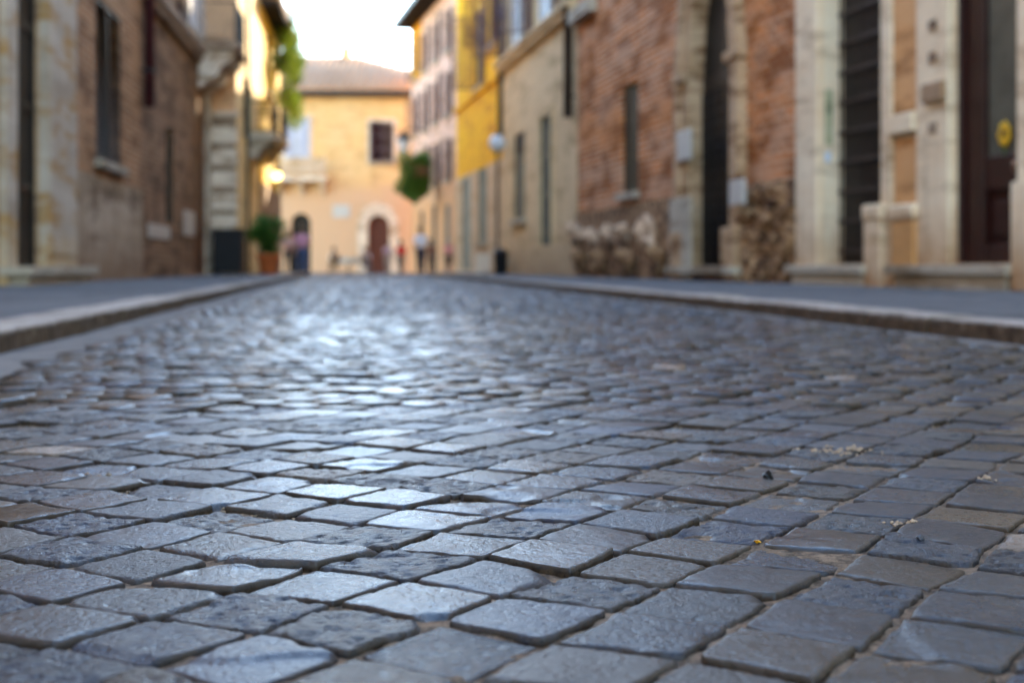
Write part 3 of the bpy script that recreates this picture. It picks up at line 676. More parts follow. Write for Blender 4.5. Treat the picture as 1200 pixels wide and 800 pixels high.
# front return with rustication: boxes facing the camera (local x negative side)
fr = MB(); yfar = 1.15   # reaches back to the brown house wall
zlo = .02; zr = CAM_H + (HY - 138) * 41 / F; k = 0; zz = zlo
gv = MB(); gv.box(-.03, -.004, .0, yfar, zlo, zr)
while zz < zr - .2:
    h = min(.64, zr - zz); fr.box(-.14, -.0035, -.04, yfar + .002, zz, zz + h - .16); zz += h
gv.build('corner_wall', M['grey_trim'], b.root)
fr.box(-.16, -.003, -.08, yfar, zr + .01, zr + .16); fr.build('rusticated_corner', M['rustic_stone'], b.root, bevel=.012)
up_ = MB(); up_.box(-.05, -.003, 0, yfar, zr + .165, H4 - .02); up_.build('upper_front', M['peach_plaster'], b.root)
# big balcony over the corner, on scrolled brackets
zb = CAM_H + (HY - 62) * 40.4 / F
sl = MB(); sl.box(-3.0, -.15, -.28, .73, zb - .16, zb); sl.box(-3.05, -.15, -.33, .73, zb - .26, zb - .161); ba = sl.build('balcony', M['grey_trim'], b.root, bevel=.015)
for xx in (-2.75, -.9):
    pts = [(.73, zb - .27), (-.2, zb - .27), (-.24, zb - .45), (-.1, zb - .62), (.1, zb - .68), (.22, zb - .95), (.45, zb - 1.12), (.73, zb - 1.3)]; n = len(pts)
    q = MB(); q.add([(xx - .16, p[0], p[1]) for p in pts] + [(xx + .16, p[0], p[1]) for p in pts], [tuple(range(n)), tuple(range(2 * n - 1, n - 1, -1))] + [(i, i + n, (i + 1) % n + n, (i + 1) % n) for i in range(n)]); q.build('bracket', M['rustic_stone'], ba, bevel=.02)
q = MB()
for k in range(28): xx = -2.95 + 2.75 * k / 27; q.tube([(xx, -.25, zb), (xx, -.25, zb + 1.0)], .012, 5)
for k in range(10): yy = -.25 + .95 * k / 9; q.tube([(-2.95, yy, zb), (-2.95, yy, zb + 1.0)], .012, 5)
q.box(-2.97, -.2, -.27, -.23, zb + 1.0, zb + 1.04); q.box(-2.97, -2.93, -.23, .7, zb + 1.0, zb + 1.04); q.build('railing', M['iron'], ba)
# second balcony further down the side
z2 = b.z(296, 160); balcony(b, (b.u(291), b.u(300)), z2, .8, M['stone_trim'])
b.roof(H4, ret=5.3)
downp = MB(); ud = b.u(286); downp.tube([(ud, -.12, .1), (ud, -.12, 11.8)], .05, 8); detached(b, downp, 'drainpipe', M['green_grey'], 'thin grey-green drainpipe down the corner of the cream house', 'drainpipe', True)
lb = b
b = B('yellow_gable_house', 'sunlit pale yellow house with vines under its eaves', 'house', (SX - .096 * 8, 49.0), (SX - .096 * 19, 60.0), S_L)
wy = b.rect(312, 317, 40, 110); dy = b.rect(314, 320, 235, 318); 
b.wall(M['sunny_yellow'], [dy, wy], z1=9.6, ret=4.5); panel_door(b, dy, M['dark_wood'], .15, 1); window(b, wy, .12)
q = MB(); b.box(q, 0, b.L, .04, .003, .09, 3.3); q.build('plinth', M['grey_trim'], b.root)
b.roof(9.6, over=.75, ret=4.8, rafters=True); yb_ = b
balcony(b, (b.u(307), b.u(316)), b.z(310, 160), .7, M['stone_trim'])
# vines hanging beside the eaves
vn = empty('climbing_vine', b.wp(b.u(326), .35, b.z(326, 150))); tagp(vn, 'sunlit yellow-green vine hanging from the eaves of the yellow house', 'vine')
ux = b.u(325)
cs = []
for k in range(34):
    uu = ux + random.uniform(-4.5, 2.2); zz = b.z(325, random.uniform(32, 140)); w0 = Vector(b.wp(uu, .35 + .5 * random.random(), zz)) - Vector(vn.location); cs.append((tuple(w0), (.38, .45, .42)))
lv = leaves('foliage', cs, 9000, .12, M['leaf_ivy'], vn, 3, .5)
st = MB(); a0 = Vector(b.wp(ux - .2, .25, b.z(325, 160))) - Vector(vn.location)
st.tube([a0, a0 + Vector((.05, 0, 1.2)), a0 + Vector((-.1, .1, 2.6)), a0 + Vector((.1, -.1, 4.2))], [.05, .04, .03, .015], 6); st.build('stem', M['bark'], vn, True)
# wall lantern, lit
ll = Vector((gnd(324, 400).x, 0, 0)); Yl_ = 51.0; lx = ray(324) * Yl_; lz = CAM_H + (HY - 207) * Yl_ / F
la = empty('wall_lantern', (lx, Yl_, lz)); tagp(la, 'lit warm yellow wall lantern on an iron arm below the vine', 'lantern')
q = MB(); q.lathe([(.02, -.2), (.15, -.16), (.20, .12), (.1, .2), (.02, .22)], n=8); 
q2 = MB(); q2.lathe([(.05, -.13), (.12, -.1), (.17, .05), (.15, .12), (.03, .15)], n=12); q2.build('bulb', M['bulb'], la, True)
q = MB()
for k in range(6):
    t_ = k * math.pi / 3; q.tube([(.14 * math.cos(t_), .14 * math.sin(t_), -.16), (.2 * math.cos(t_), .2 * math.sin(t_), .14)], .008, 4)
q.lathe([(.24, .14), (.12, .24), (.02, .3)], n=8); q.lathe([(.06, -.22), (.15, -.17), (.15, -.15)], n=8)
wx = SX - .096 * (Yl_ - 41) - lx
q.tube([(0, 0, .3), (0, 0, .42), (wx * .5, 0, .5), (wx, 0, .38)], .018, 6); q.build('lantern_frame', M['iron'], la)
# dark slatted bin cupboard in front of the banded stone
bx0, bx1 = ray(249) * 40.2, ray(283) * 40.2
cb = empty('slatted_cabinet', ((bx0 + bx1) / 2, 40.2, KH)); tagp(cb, 'black slatted metal cabinet against the banded stone corner', 'cabinet')
wd = (bx1 - bx0) / 2; hh = (HY - 268) * 40.2 / F + CAM_H - KH
q = MB(); q.box(-wd, wd, .03, .55, .05, hh - .05); q.build('body', M['iron'], cb, bevel=.01)
q = MB(); q.box(-wd - .03, wd + .03, -.04, .58, hh - .049, hh); q.build('lid', M['iron'], cb, bevel=.01)
for k in range(5):
    q = MB(); z_ = .1 + k * (hh - .2) / 5; q.box(-wd + .02, wd - .02, -.01, .029, z_, z_ + (hh - .2) / 5 - .07); q.build('slat', M['slate'] if k == 9 else M['iron'], cb, bevel=.005)
for sx in (-1, 1): q = MB(); q.box(sx * wd - .03 * sx, sx * wd - .1 * sx, .05, .5, 0, .049); q.build('foot', M['iron'], cb)
# potted shrub
pp = Vector((ray(315) * 43.5, 43.5, KH)); pt = empty('potted_shrub', pp); tagp(pt, 'round green shrub in an orange terracotta pot by the slatted cabinet', 'potted plant')
q = MB(); q.lathe([(.24, 0), (.26, .03), (.33, .5), (.37, .52), (.37, .62), (.33, .62), (.31, .56)], n=28); q.build('pot', M['terracotta'], pt, True)
q = MB(); q.lathe([(.3, .54), (.3, .575)], n=20); q.build('soil', M['soil'], pt)
q = MB()
for k in range(7):
    t_ = k * .9; q.tube([(.04 * math.cos(t_), .04 * math.sin(t_), .57), (.12 * math.cos(t_), .12 * math.sin(t_), .9), (.35 * math.cos(t_), .35 * math.sin(t_), 1.35)], [.022, .016, .008], 6)
q.build('stem', M['bark'], pt, True)
cs = [((random.uniform(-.45, .45), random.uniform(-.45, .45), random.uniform(1.1, 1.65)), (.26, .26, .2)) for _ in range(16)] + [((random.uniform(-.2, .2), random.uniform(-.2, .2), .85), (.2, .2, .25)) for _ in range(3)]
leaves('foliage', cs, 4200, .085, M['leaf_pot'], pt, 5)

# ------------------------------------------------------------------ END HOUSE
YE = 72.0
ex = lambda px: ray(px) * YE
b = B('ochre_end_house', 'ochre house with a hipped tile roof closing the far end of the street', 'house', (ex(285), YE), (ex(545), YE), -1)
ze = b.z(400, 107)
wA = b.rect(334, 362, 139, 184); wB = b.rect(434, 461, 143, 190); dA = b.rect(431, 456, 252, 321); aL = b.rect(341, 364, 250, 321); bw = b.rect(352, 358, 250, 300)
dA = (dA[0], dA[1], 0, dA[3]); aL = (aL[0], aL[1], 0, aL[3])
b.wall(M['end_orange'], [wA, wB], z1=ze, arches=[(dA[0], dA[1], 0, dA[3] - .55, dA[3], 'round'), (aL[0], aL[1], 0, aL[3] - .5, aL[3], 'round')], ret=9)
window(b, wA, .1, glassm=M['glass_pale'], framem=M['lilac_white'], bars=(2, 2), surround=M['rustic_stone']); window(b, wB, .1, framem=M['lilac_white'], surround=M['rustic_stone'])
um = (wB[0] + wB[1]) / 2; louvre(b, wB[0] - .02, um + .05, wB[2], wB[3], M['maroon'], .1); louvre(b, um + .12, wB[1] - .02, wB[2], wB[3], M['slate'], -.01)
louvre(b, wA[0] - .02, wA[0] + .45, wA[2], wA[3], M['lilac_white'], .09); louvre(b, wA[1] - .45, wA[1] + .02, wA[2], wA[3], M['lilac_white'], .09)
panel_door(b, (dA[0] + .001, dA[1] - .001, .02, dA[3] - .01), M['red_wood'], .25, 2); panel_door(b, (aL[0], aL[1], .02, aL[3] - .01), M['dark_wood'], .35, 2)
# arched stone surround
q = MB(); o_ = .5; inn = [(dA[0], .0)] + arch_pts(dA[0], dA[1], dA[3] - .55, dA[3], 'round') + [(dA[1], .0)]; out = [(dA[0] - o_, .0)] + arch_pts(dA[0] - o_, dA[1] + o_, dA[3] - .55, dA[3] + .6, 'round') + [(dA[1] + o_, .0)]
vs = []; fs = []
for (p, r_) in zip(inn, out): vs += [(p[0], -.07, p[1]), (r_[0], -.07, r_[1]), (p[0], -.002, p[1]), (r_[0], -.002, r_[1])]
for k in range(len(inn) - 1): a = 4 * k; fs += [(a, a + 1, a + 5, a + 4), (a + 1, a + 3, a + 7, a + 5), (a, a + 4, a + 6, a + 2)]
q.add(vs, fs); q.build('door_surround', M['rustic_stone'], b.root)
zb = b.z(350, 208); bal = balcony(b, (b.u(324), b.u(385)), zb, .9, M['rustic_stone'], 3, rail=False)
q = MB(); u0, u1 = b.u(324), b.u(385)
for k in range(16): x = u0 + .1 + (u1 - u0 - .2) * k / 15; q.lathe([(.05, 0), (.03, .15), (.07, .4), (.035, .65), (.05, .8)], (x, -.82, zb), 8)
q.box(u0, u1, -.9, -.74, zb + .8, zb + .9); q.build('balustrade', M['rustic_stone'], bal)
r_ = b.rect(390, 410, 240, 255); thing_box(b, r_, .04, .002, M['white'], 'plaque', 'white plaque on the ochre end house between its two arches', 'plaque')
# flower trough on the balcony
# hip roof
q = MB(); L = b.L; ov = .6; zt = CAM_H + (HY - 71) * 77 / F; dpt = 9.3; ra, rb = b.u(330), L * .47
z0_ = ze - .02; vs = [(-ov, -ov, z0_), (L + ov, -ov, z0_), (L + ov, dpt, z0_), (-ov, dpt, z0_), (ra, dpt / 2, zt), (rb, dpt / 2, zt)]
vs += [(v[0], v[1], v[2] + .16) for v in vs]
q.add(vs, [(0, 1, 7, 6), (1, 2, 8, 7), (2, 3, 9, 8), (3, 0, 6, 9), (6, 7, 11, 10), (7, 8, 11), (8, 9, 10, 11), (9, 6, 10), (0, 3, 2, 1)]); rf = q.build('roof', M['roof_tile'], b.root)
n = int(L / .33); q = MB()
for k in range(n + 1):
    x = -ov + .2 + k * (L + 2 * ov - .4) / n; f_ = 1.0
    if x < ra: f_ = max(.05, (x + ov) / (ra + ov))
    if x > rb: f_ = max(.05, (L + ov - x) / (L + ov - rb))
    q.tube([(x, -ov - .02, z0_ + .17), (x, -ov + (dpt / 2 + ov) * f_, z0_ + .17 + (zt - z0_) * f_)], .075, 6)
q.build('cover_tiles', M['roof_tile'], rf, True)
q = MB(); cx_ = b.u(393); q.box(cx_ - .25, cx_ + .25, dpt / 2 - .3, dpt / 2 + .3, zt - .2, zt + .55); q.box(cx_ - .32, cx_ + .32, dpt / 2 - .37, dpt / 2 + .37, zt + .551, zt + .65); q.build('chimney', M['end_orange'], rf)
q = MB(); b.box(q, 0, L, ov - .02, .003, ze - .3, ze - .03); q.build('eaves_board', M['dark_wood'], b.root)

# ------------------------------------------------------------------ RIGHT SIDE
RX = lambda Y: 7.51 - .17 * Y
rp = lambda Y: (RX(Y), Y)
def Yr(px): return 7.51 / (ray(px) + .17)
# travertine house with grille and maroon door
b = B('travertine_house', 'travertine-faced house with a barred window and a maroon panelled door', 'house', rp(-14.0), rp(Yr(937)), 1)
gr_ = b.rect(985, 1027, -90, 313); dr = b.rect(1121, 1190, -90, 316)
gr_ = (gr_[0], b.u(962), gr_[2], gr_[3]); gr_ = (b.u(1035), b.u(964), .36, 5.4); dr = (b.u(1198), b.u(1121), .36, 4.7)
b.wall(M['travertine'], [gr_, dr], z1=14, depth=.6)
# barred opening: dark boards behind an iron grille
q = MB(); b.box(q, gr_[0], gr_[1], -.30, -.38, gr_[2], gr_[3]); wn = q.build('barred_window', M['dark_wood'], b.root)
q = MB()
for k in range(8): x = gr_[0] + .08 + (gr_[1] - gr_[0] - .16) * k / 7; q.tube([(x, -.23, gr_[2] + .02), (x, -.23, gr_[3] - .02)], .016, 6)
for k in range(13): zz = gr_[2] + .15 + k * .4; b.box(q, gr_[0] + .02, gr_[1] - .02, -.215, -.245, zz, zz + .05)
q.build('grille', M['rust_iron'], wn)
st = MB(); b.box(st, b.u(1030), b.u(937) - .02, .24, -.3, .24, .345); b.box(st, b.u(1026), b.u(942), .18, .002, .06, .238); st.build('threshold', M['stone_trim'], b.root, bevel=.012)
# projecting pilaster faces
def pil(x0, x1, o, z0, z1, mt=M['travertine'], nm='pilaster'):
    q = MB(); b.box(q, min(b.u(x0), b.u(x1)), max(b.u(x0), b.u(x1)), o, .002, z0, z1); return q.build(nm, mt, b.root, bevel=.012)
pil(937.5, 962, .07, .09, 12.5); pil(1038, 1049, .07, .09, 12.5); pil(1082, 1119, .09, .09, 12.5); pil(1201, 1240, .09, .09, 12.5)
zk = b.z(1195, 215); pil(1206, 1250, .2, .09, zk, nm='pilaster_base')
q = MB(); b.box(q, b.u(1080), b.u(1050), .03, .002, b.z(1060, 133), 6); b.box(q, b.u(1081), b.u(1051), .03, .002, .7, b.z(1065, 162)); q.build('pink_panel', M['pink_panel'], b.root)
q = MB(); b.box(q, b.u(1081), b.u(1049), .14, .002, b.z(1065, 156), b.z(1065, 134)); q.build('string_course', M['travertine'], b.root, bevel=.012)
zq = b.z(1050, 238)
for (xa, xb_, o_, dz_, mt_) in ((1046, 1026, .17, 0, M['travertine']), (1083, 1056, .14, .03, M['pink_panel'])):
    q = MB(); b.box(q, b.u(xa), b.u(xb_), o_, .003, .05, zq - dz_ - .2); q.build('corner_block', mt_, b.root, bevel=.03)
    q = MB(); b.box(q, b.u(xa) - .02, b.u(xb_) + .02, o_ + .02, .003, zq - dz_ - .199, zq - dz_); q.build('block_cap', M['travertine'], b.root, bevel=.04)
# maroon door
q = MB(); b.box(q, dr[0], dr[1], -.16, -.24, dr[2], dr[3]); door = q.build('door', M['maroon_door'], b.root)
fr = MB(); w0 = dr[1] - dr[0]; M['door_glass'] = glass('olive_door_glass', (.10, .095, .07), .25)
for (a, c) in ((0, .14), (.68, .99)): b.box(fr, dr[0] + a * w0, dr[0] + c * w0, -.08, -.158, dr[2], dr[3])
zr1 = b.z(1160, 182)
for (za, zb_) in ((.36, .55), (zr1 - .35, zr1), (4.5, 4.7)): b.box(fr, dr[0] + .14 * w0, dr[0] + .68 * w0, -.10, -.159, za, zb_)
b.box(fr, dr[0] + .22 * w0, dr[0] + .60 * w0, -.13, -.159, .66, zr1 - .48)
b.box(fr, dr[1] - .001, dr[1] - .05, -.01, -.079, dr[2], dr[3]); fr.build('door_rail', M['maroon_door'], door, bevel=.008)
g = MB(); b.box(g, dr[0] + .15 * w0, dr[0] + .67 * w0, -.135, -.15, zr1 + .01, 4.5); g.build('pane', M['door_glass'], door)
kb = MB(); uk = dr[0] + .12 * w0; kz = b.z(1178, 186); kb.lathe([(.03, -.02), (.05, .0), (.05, .05), (.03, .07)], (uk - .03, -.05, kz), 12); kb.blob((uk - .02, -.03, kz - .09), (.07, .05, .09), 3, .1); kb.build('knocker', M['bronze'], door, True)
st = MB(); b.box(st, b.u(1206), b.u(1060), .26, -.3, .24, .345); b.box(st, b.u(1200), b.u(1066), .2, .003, .06, .238); st.build('doorstep', M['stone_trim'], b.root, bevel=.012)
b.roof(14)
# flower on the door glass
fl = empty('yellow_flower_ornament', b.wp(dr[0] + .40 * w0, -.11, b.z(1160, 158))); fl.rotation_euler = b.root.rotation_euler; tagp(fl, 'yellow flower ornament stuck on the glass of the maroon door', 'ornament')
for k in range(7):
    t_ = k * 2 * math.pi / 7; q = MB(); q.blob((.085 * math.cos(t_), 0, .085 * math.sin(t_)), (.06, .014, .06), k, .05, 1); q.build('petal', M['yellow_sticker'], fl, True)
q = MB(); q.blob((0, .01, 0), (.045, .02, .045), 1, .05, 1); q.build('centre', M['brown_paint'], fl, True)
q = MB(); q.tube([(0, 0, -.06), (.01, 0, -.25)], .01, 5); q.build('stalk', M['leaf_pot'], fl)
# notices on the reveal of the grille
def reveal_plate(x0, x1, yt, yb, mt, name, label, cat):
    uu = gr_[1]; Yc = (b.p0 + b.d * uu).y; z0, z1 = CAM_H + (HY - yb) * Yc / F, CAM_H + (HY - yt) * Yc / F
    q = MB(); q.box(uu - .012, uu - .001, -.03, -.03 - (x1 - x0) * Yc / F * 1.0, z0, z1); return detached(b, q, name, mt, label, cat)
reveal_plate(966, 976, 105, 170, M['green_stain'], 'faded_poster', 'faded greenish poster beside the iron grille', 'poster')
reveal_plate(966, 973, 178, 190, M['notice_blue'], 'small_notice', 'small pale blue notice below the greenish poster', 'notice')
thing_box(b, b.rect(1093, 1118, 97, 119), .15, .092, M['box_brown'], 'intercom_box', 'ochre brown intercom box on the pale pilaster beside the maroon door', 'intercom')
for (py, lb_) in ((30, 'small grey metal plate highest on the pilaster by the maroon door'), (67, 'small grey metal plate just above the ochre intercom box'), (150, 'small grey metal plate below the ochre intercom box')):
    thing_box(b, b.rect(1098, 1107, py - 6, py + 6), .11, .092, M['grey_trim'], 'metal_plate', lb_, 'plate', 'grey plates on the pilaster')
# brick palace with gothic portal
y0 = Yr(937); b = B('red_brick_palace', 'weathered red brick palace with a pointed stone portal', 'house', rp(y0 + .01), rp(Yr(677)), 1)
wn = b.rect(729, 748, 98, 226); ap = (b.u(861), b.u(811), .33, b.z(832, 80), b.z(832, -75), 'pointed')
b.wall(M['brick_red'], [wn], z1=14, arches=[ap], depth=.75)
window(b, wn, .05, framem=M['dark_wood'], surround=None)
zbnd = b.z(720, 243)
q = MB(); 
# stone archivolt with two rings
for (o0, o1, out_, back_) in ((-.04, 0.0, .09, -.205), (0.001, .33, .10, .002), (.33, .62, .17, .002)):
    inn = [(ap[0] - o0, .09)] + arch_pts(ap[0] - o0, ap[1] + o0, ap[3], ap[4] + o0 * 1.1, 'pointed') + [(ap[1] + o0, .09)]
    out = [(ap[0] - o1, .09)] + arch_pts(ap[0] - o1, ap[1] + o1, ap[3], ap[4] + o1 * 1.1, 'pointed') + [(ap[1] + o1, .09)]
    vs = []; fs = []
    for (p, r_) in zip(inn, out): vs += [(p[0], out_, p[1]), (r_[0], out_, r_[1]), (p[0], back_, p[1]), (r_[0], back_, r_[1])]
    for k in range(len(inn) - 1): a = 4 * k; fs += [(a, a + 1, a + 5, a + 4), (a + 1, a + 3, a + 7, a + 5), (a, a + 4, a + 6, a + 2)]
    q.add(vs, fs)
M['old_stone'] = plaster('old_portal_stone', (.50, .32, .18), (.66, .47, .30), (.24, .13, .07), s1=2, s2=5, streak=.4)
pa = q.build('portal_arch', M['old_stone'], b.root, bevel=.015)
zc = ap[3]
for uu in (ap[0] - .3, ap[1] + .3):
    cp = MB(); b.box(cp, uu - .36, uu + .36, .2, .003, zc - .1, zc + .06); cp.build('capital', M['old_stone'], pa, bevel=.03)
    cp = MB(); b.box(cp, uu - .36, uu + .36, .23, .003, .09, .95); cp.build('pedestal', M['old_stone'], pa, bevel=.03)
dd = (ap[0], ap[1], .34, ap[4]); q = MB(); b.box(q, dd[0], dd[1], -.21, -.28, .34, ap[3] - .3); q2 = MB()
for k in range(14): zz = .5 + k * (ap[3] - .8) / 14; b.box(q2, dd[0] + .02, dd[1] - .02, -.18, -.209, zz, zz + .03)
for k in range(6): x = dd[0] + .05 + (dd[1] - dd[0] - .1) * k / 5; b.box(q2, x - .02, x + .02, -.17, -.209, .36, ap[3] - .32)
dr_ = q.build('gate', M['dark_wood'], b.root); q2.build('gate_battens', M['iron'], dr_)
q = MB(); b.box(q, dd[0], dd[1], -.19, -.4, ap[3] - .29, ap[3] - .05); q.build('transom', M['dark_wood'], b.root)
q = MB(); b.box(q, dd[0], dd[1], -.22, -.28, ap[3] - .04, ap[4]); q.build('fanlight', M['glass'], b.root)
q = MB(); b.box(q, ap[0] - .7, ap[1] + .7, .3, -.5, .2, .325); q.build('threshold', M['stone_trim'], b.root, bevel=.012)
q = MB(); zc0 = b.z(690, 16); b.box(q, b.u(700), b.L + .02, .25, .003, zc0 - .1, zc0 + .22); q.build('coping', M['stone_trim'], b.root, bevel=.015)
b.roof(14, over=.35)
thing_box(b, (b.u(822), b.u(806), b.z(814, 188), b.z(814, 153)), .21, .172, M['white'], 'plaque', 'white plaque on the pointed stone portal', 'plaque')
thing_box(b, b.rect(880, 897, 211, 240), .36, .3, M['white'], 'house_sign', 'small white sign above the rubble beside the pointed portal', 'sign')
pj = MB(); b.box(pj, b.u(823), b.u(797), .22, .175, .1, b.z(810, 232)); pj.build('pale_jamb', M['stone_trim'], b.root, bevel=.02)
q = MB(); b.box(q, 0.02, b.u(862), .06, .002, 0, b.z(900, 215)); b.box(q, b.u(795) + .05, b.L, .06, .002, 0, zbnd); rb_ = q.build('rubble_base', M['rubble'], b.root)
# rubble stones embedded low in the wall
rg = random.Random(9); mb = MB()
for k in range(170):
    uu = rg.uniform(.1, b.u(868)); zz = rg.uniform(.12, b.z(900, 222)) ; s_ = rg.uniform(.07, .19); mb.blob((uu, .02 + rg.uniform(0, .07), zz), (s_, s_ * .8, s_ * .75), k, .35, 1)
mb.build('rubble_stones', M['rubble'], b.root)
# big pale carved fragments standing along the wall (each one a thing)
frs = [(683, 262, 290, 'tall pale stone fragment at the left end of the row'), (702, 268, 296, 'upright pale stone fragment next to the left end of the row'), (722, 264, 292, 'rounded pale stone fragment under the narrow window'),
       (739, 262, 288, 'broad pale stone fragment right of the narrow window'), (768, 255, 298, 'largest pale stone fragment leaning beside the pointed portal'), (690, 292, 320, 'low stone block at the foot of the row on the left'), (712, 294, 320, 'low stone block at the foot of the row below the narrow window'), (745, 292, 320, 'low brownish stone block between the window and the portal'), (784, 290, 320, 'squat stone block touching the foot of the portal')]
for k, (px, yt, yb, lb_) in enumerate(frs):
    u_ = b.u(px); z0, z1 = b.z(px, yb), b.z(px, yt); z0 = max(z0, KH)
    hw = .27 if k != 4 else .34; mb = MB(); low_ = yb > 310
    mb.blob((0, 0, 0), (hw, .15, (z1 - z0) / 2), 40 + k, .35, 3); mb.blob((hw * .3, .05, (z1 - z0) * .22), (hw * .55, .2, (z1 - z0) * .3), 60 + k, .3, 2)
    o = mb.build('stone_fragment', M['boulder'] if not low_ else M['rubble'], None, True); wp_ = b.wp(u_, 0.20 if low_ else .15, (z0 + z1) / 2); o.location = wp_
    o.rotation_euler = (rg.uniform(-.15, .15), (.35 if k == 4 else rg.uniform(-.2, .2)), b.root.rotation_euler.z); tagp(o, lb_, 'stone', 'stone fragments along the brick wall')
# cream house
b = B('cream_house', 'cream ochre plastered house with a moulded cornice and a tall grey-green door', 'house', rp(Yr(677)), rp(Yr(589)), 1)
wn = b.rect(602, 615, 156, 257); dr = b.rect(634, 648, 136, 317); dr = (dr[0], dr[1], .2, dr[3])
zc = b.z(640, 39); w1 = b.rect(596, 612, -90, 36); w2 = b.rect(627, 647, -120, 11)
w1 = (w1[0], w1[1], zc + .3, zc + 2.6); w2 = (w2[0], w2[1], zc + .3, zc + 2.6)
b.wall(M['cream_ochre'], [wn, dr, w1, w2], z1=16)
q = MB(); b.box(q, .02, b.L - .02, .3, .003, zc + .05, zc + .2); b.box(q, .02, b.L - .02, .2, .003, zc - .12, zc + .047); q.build('cornice', M['cream_ochre'], b.root, bevel=.02)
window(b, wn, .05, framem=M['brown_paint'], surround=None); panel_door(b, dr, M['green_grey'], .06, 2)
q = MB(); w_ = .2; b.box(q, dr[0] - w_, dr[0] - .002, .06, -.02, .09, dr[3] + w_); b.box(q, dr[1] + .002, dr[1] + w_, .06, -.02, .09, dr[3] + w_); b.box(q, dr[0], dr[1], .057, -.02, dr[3] + .002, dr[3] + w_); q.build('door_surround', M['cream_ochre'], b.root)
for (wv_, gm) in ((w1, M['glass_pale']), (w2, M['glass_pale'])):
    window(b, wv_, .12, glassm=gm, framem=M['lilac_white'], surround=None); s_ = (wv_[1] - wv_[0]) / 2
    louvre(b, wv_[1] + .01, wv_[1] + s_, wv_[2], wv_[3], M['maroon'], .08, ang=.9, hinge=wv_[1] + .01); louvre(b, wv_[0] - s_, wv_[0] - .01, wv_[2], wv_[3], M['maroon'], .08)
q = MB(); b.box(q, .02, b.L - .02, .05, .002, 0, .9); q.build('plinth', M['cream_ochre'], b.root)
b.roof(16)
downpipe(b, 673, b.z(673, 138), 15.8, M['rust_iron'], 'dark drainpipe between the red brick palace and the cream house', .12, .16)
downpipe(b, 590, b.z(590, 175), 15.8, M['green_grey'], 'grey drainpipe between the cream house and the yellow house', .08, .12)
ycr = Yr(589)
# yellow house
b = B('yellow_house', 'bright yellow house with brown shutters above a beige ground floor', 'house', rp(ycr), rp(Yr(535)), 1)
zy = b.z(558, 200)
w1 = b.rect(548, 558, 30, 118); w2 = b.rect(568, 577, -60, 78); d1 = b.rect(543, 552, 208, 318); d2 = b.rect(561, 571, 195, 285); d1 = (d1[0], d1[1], .2, d1[3])
zstr = b.z(558, 113); w1 = b.rect(551, 556, 30, 100); w1 = (b.u(565), b.u(558), zstr + .25, zstr + 2.9); w2 = (b.u(579), b.u(574), zstr + 1.3, zstr + 3.9)
b.wall(M['yellow_plaster'], [w1, w2], z0=zy, z1=17); bd = MB()
b.wall(M['yellow_base'], [d1, d2], z0=0, z1=zy - .003, off=.03, depth=.53, name='ground_floor_wall', ret=0)
q = MB(); b.box(q, .02, b.L - .02, .12, .003, zstr - .05, zstr + .1); q.build('string_course', M['yellow_plaster'], b.root)
for w_ in (w1, w2):
    window(b, w_, .04, framem=M['brown_paint']); s_ = .85
    louvre(b, w_[1] + .01, w_[1] + s_, w_[2], w_[3], M['brown_paint'], .08, ang=1.25, hinge=w_[1] + .01); louvre(b, w_[0] - s_, w_[0] - .01, w_[2], w_[3], M['brown_paint'], .08)
panel_door(b, d1, M['green_grey'], .04, 1); window(b, d2, .04, framem=M['green_grey'], glassm=M['glass'])
b.roof(17, over=.6)
yyl = Yr(535)
# pink house, bent slightly inwards
b = B('pink_house', 'pale pink house with rows of shuttered windows and deep dark eaves beside the yellow house', 'house', rp(yyl), (-4.95, 70.0), 1)
H = 12.0; holes = []; rows = []
for (zz0, zz1) in ((3.9, 5.6), (6.6, 8.4), (9.3, 11.0)):
    for k in range(4): a = 1.3 + k * 3.2; rows.append((a, a + .95, zz0, zz1))
dd = [(1.6, 2.7, .1, 2.9), (5.2, 6.2, .1, 3.0), (9.0, 10.0, .1, 2.9)]
b.wall(M['pink_plaster'], rows + dd, z1=H)
for r_ in rows:
    window(b, r_, .04, framem=M['slate']); louvre(b, r_[0] - .5, r_[0] - .01, r_[2], r_[3], M['slate'], .07); louvre(b, r_[1] + .01, r_[1] + .5, r_[2], r_[3], M['slate'], .07, ang=.7, hinge=r_[1] + .01)
for k, r_ in enumerate(dd): panel_door(b, r_, M['green_grey'] if k == 0 else M['dark_wood'], .04, 1)
q = MB(); b.box(q, b.L - 3.4, b.L - .01, .05, .002, 9.2, H - .05); q.build('painted_frieze', M['orange_plaster'], b.root)
b.roof(H, over=.95, rafters=True)
q = MB(); b.box(q, .05, 7.4, -1.0, -5.5, H + .1, 16.2); q.build('sun_block', M['pink_plaster'], b.root); q = MB(); b.box(q, -.1, 7.6, -.8, -5.7, 16.21, 16.4); q.build('sun_block_top', M['roof_tile'], b.root)  # unseen block added behind the eaves to keep sun off the left houses
q = MB(); b.box(q, 0, b.L, .98, .94, H - .12, H + .16); q.build('fascia', M['dark_wood'], b.root)
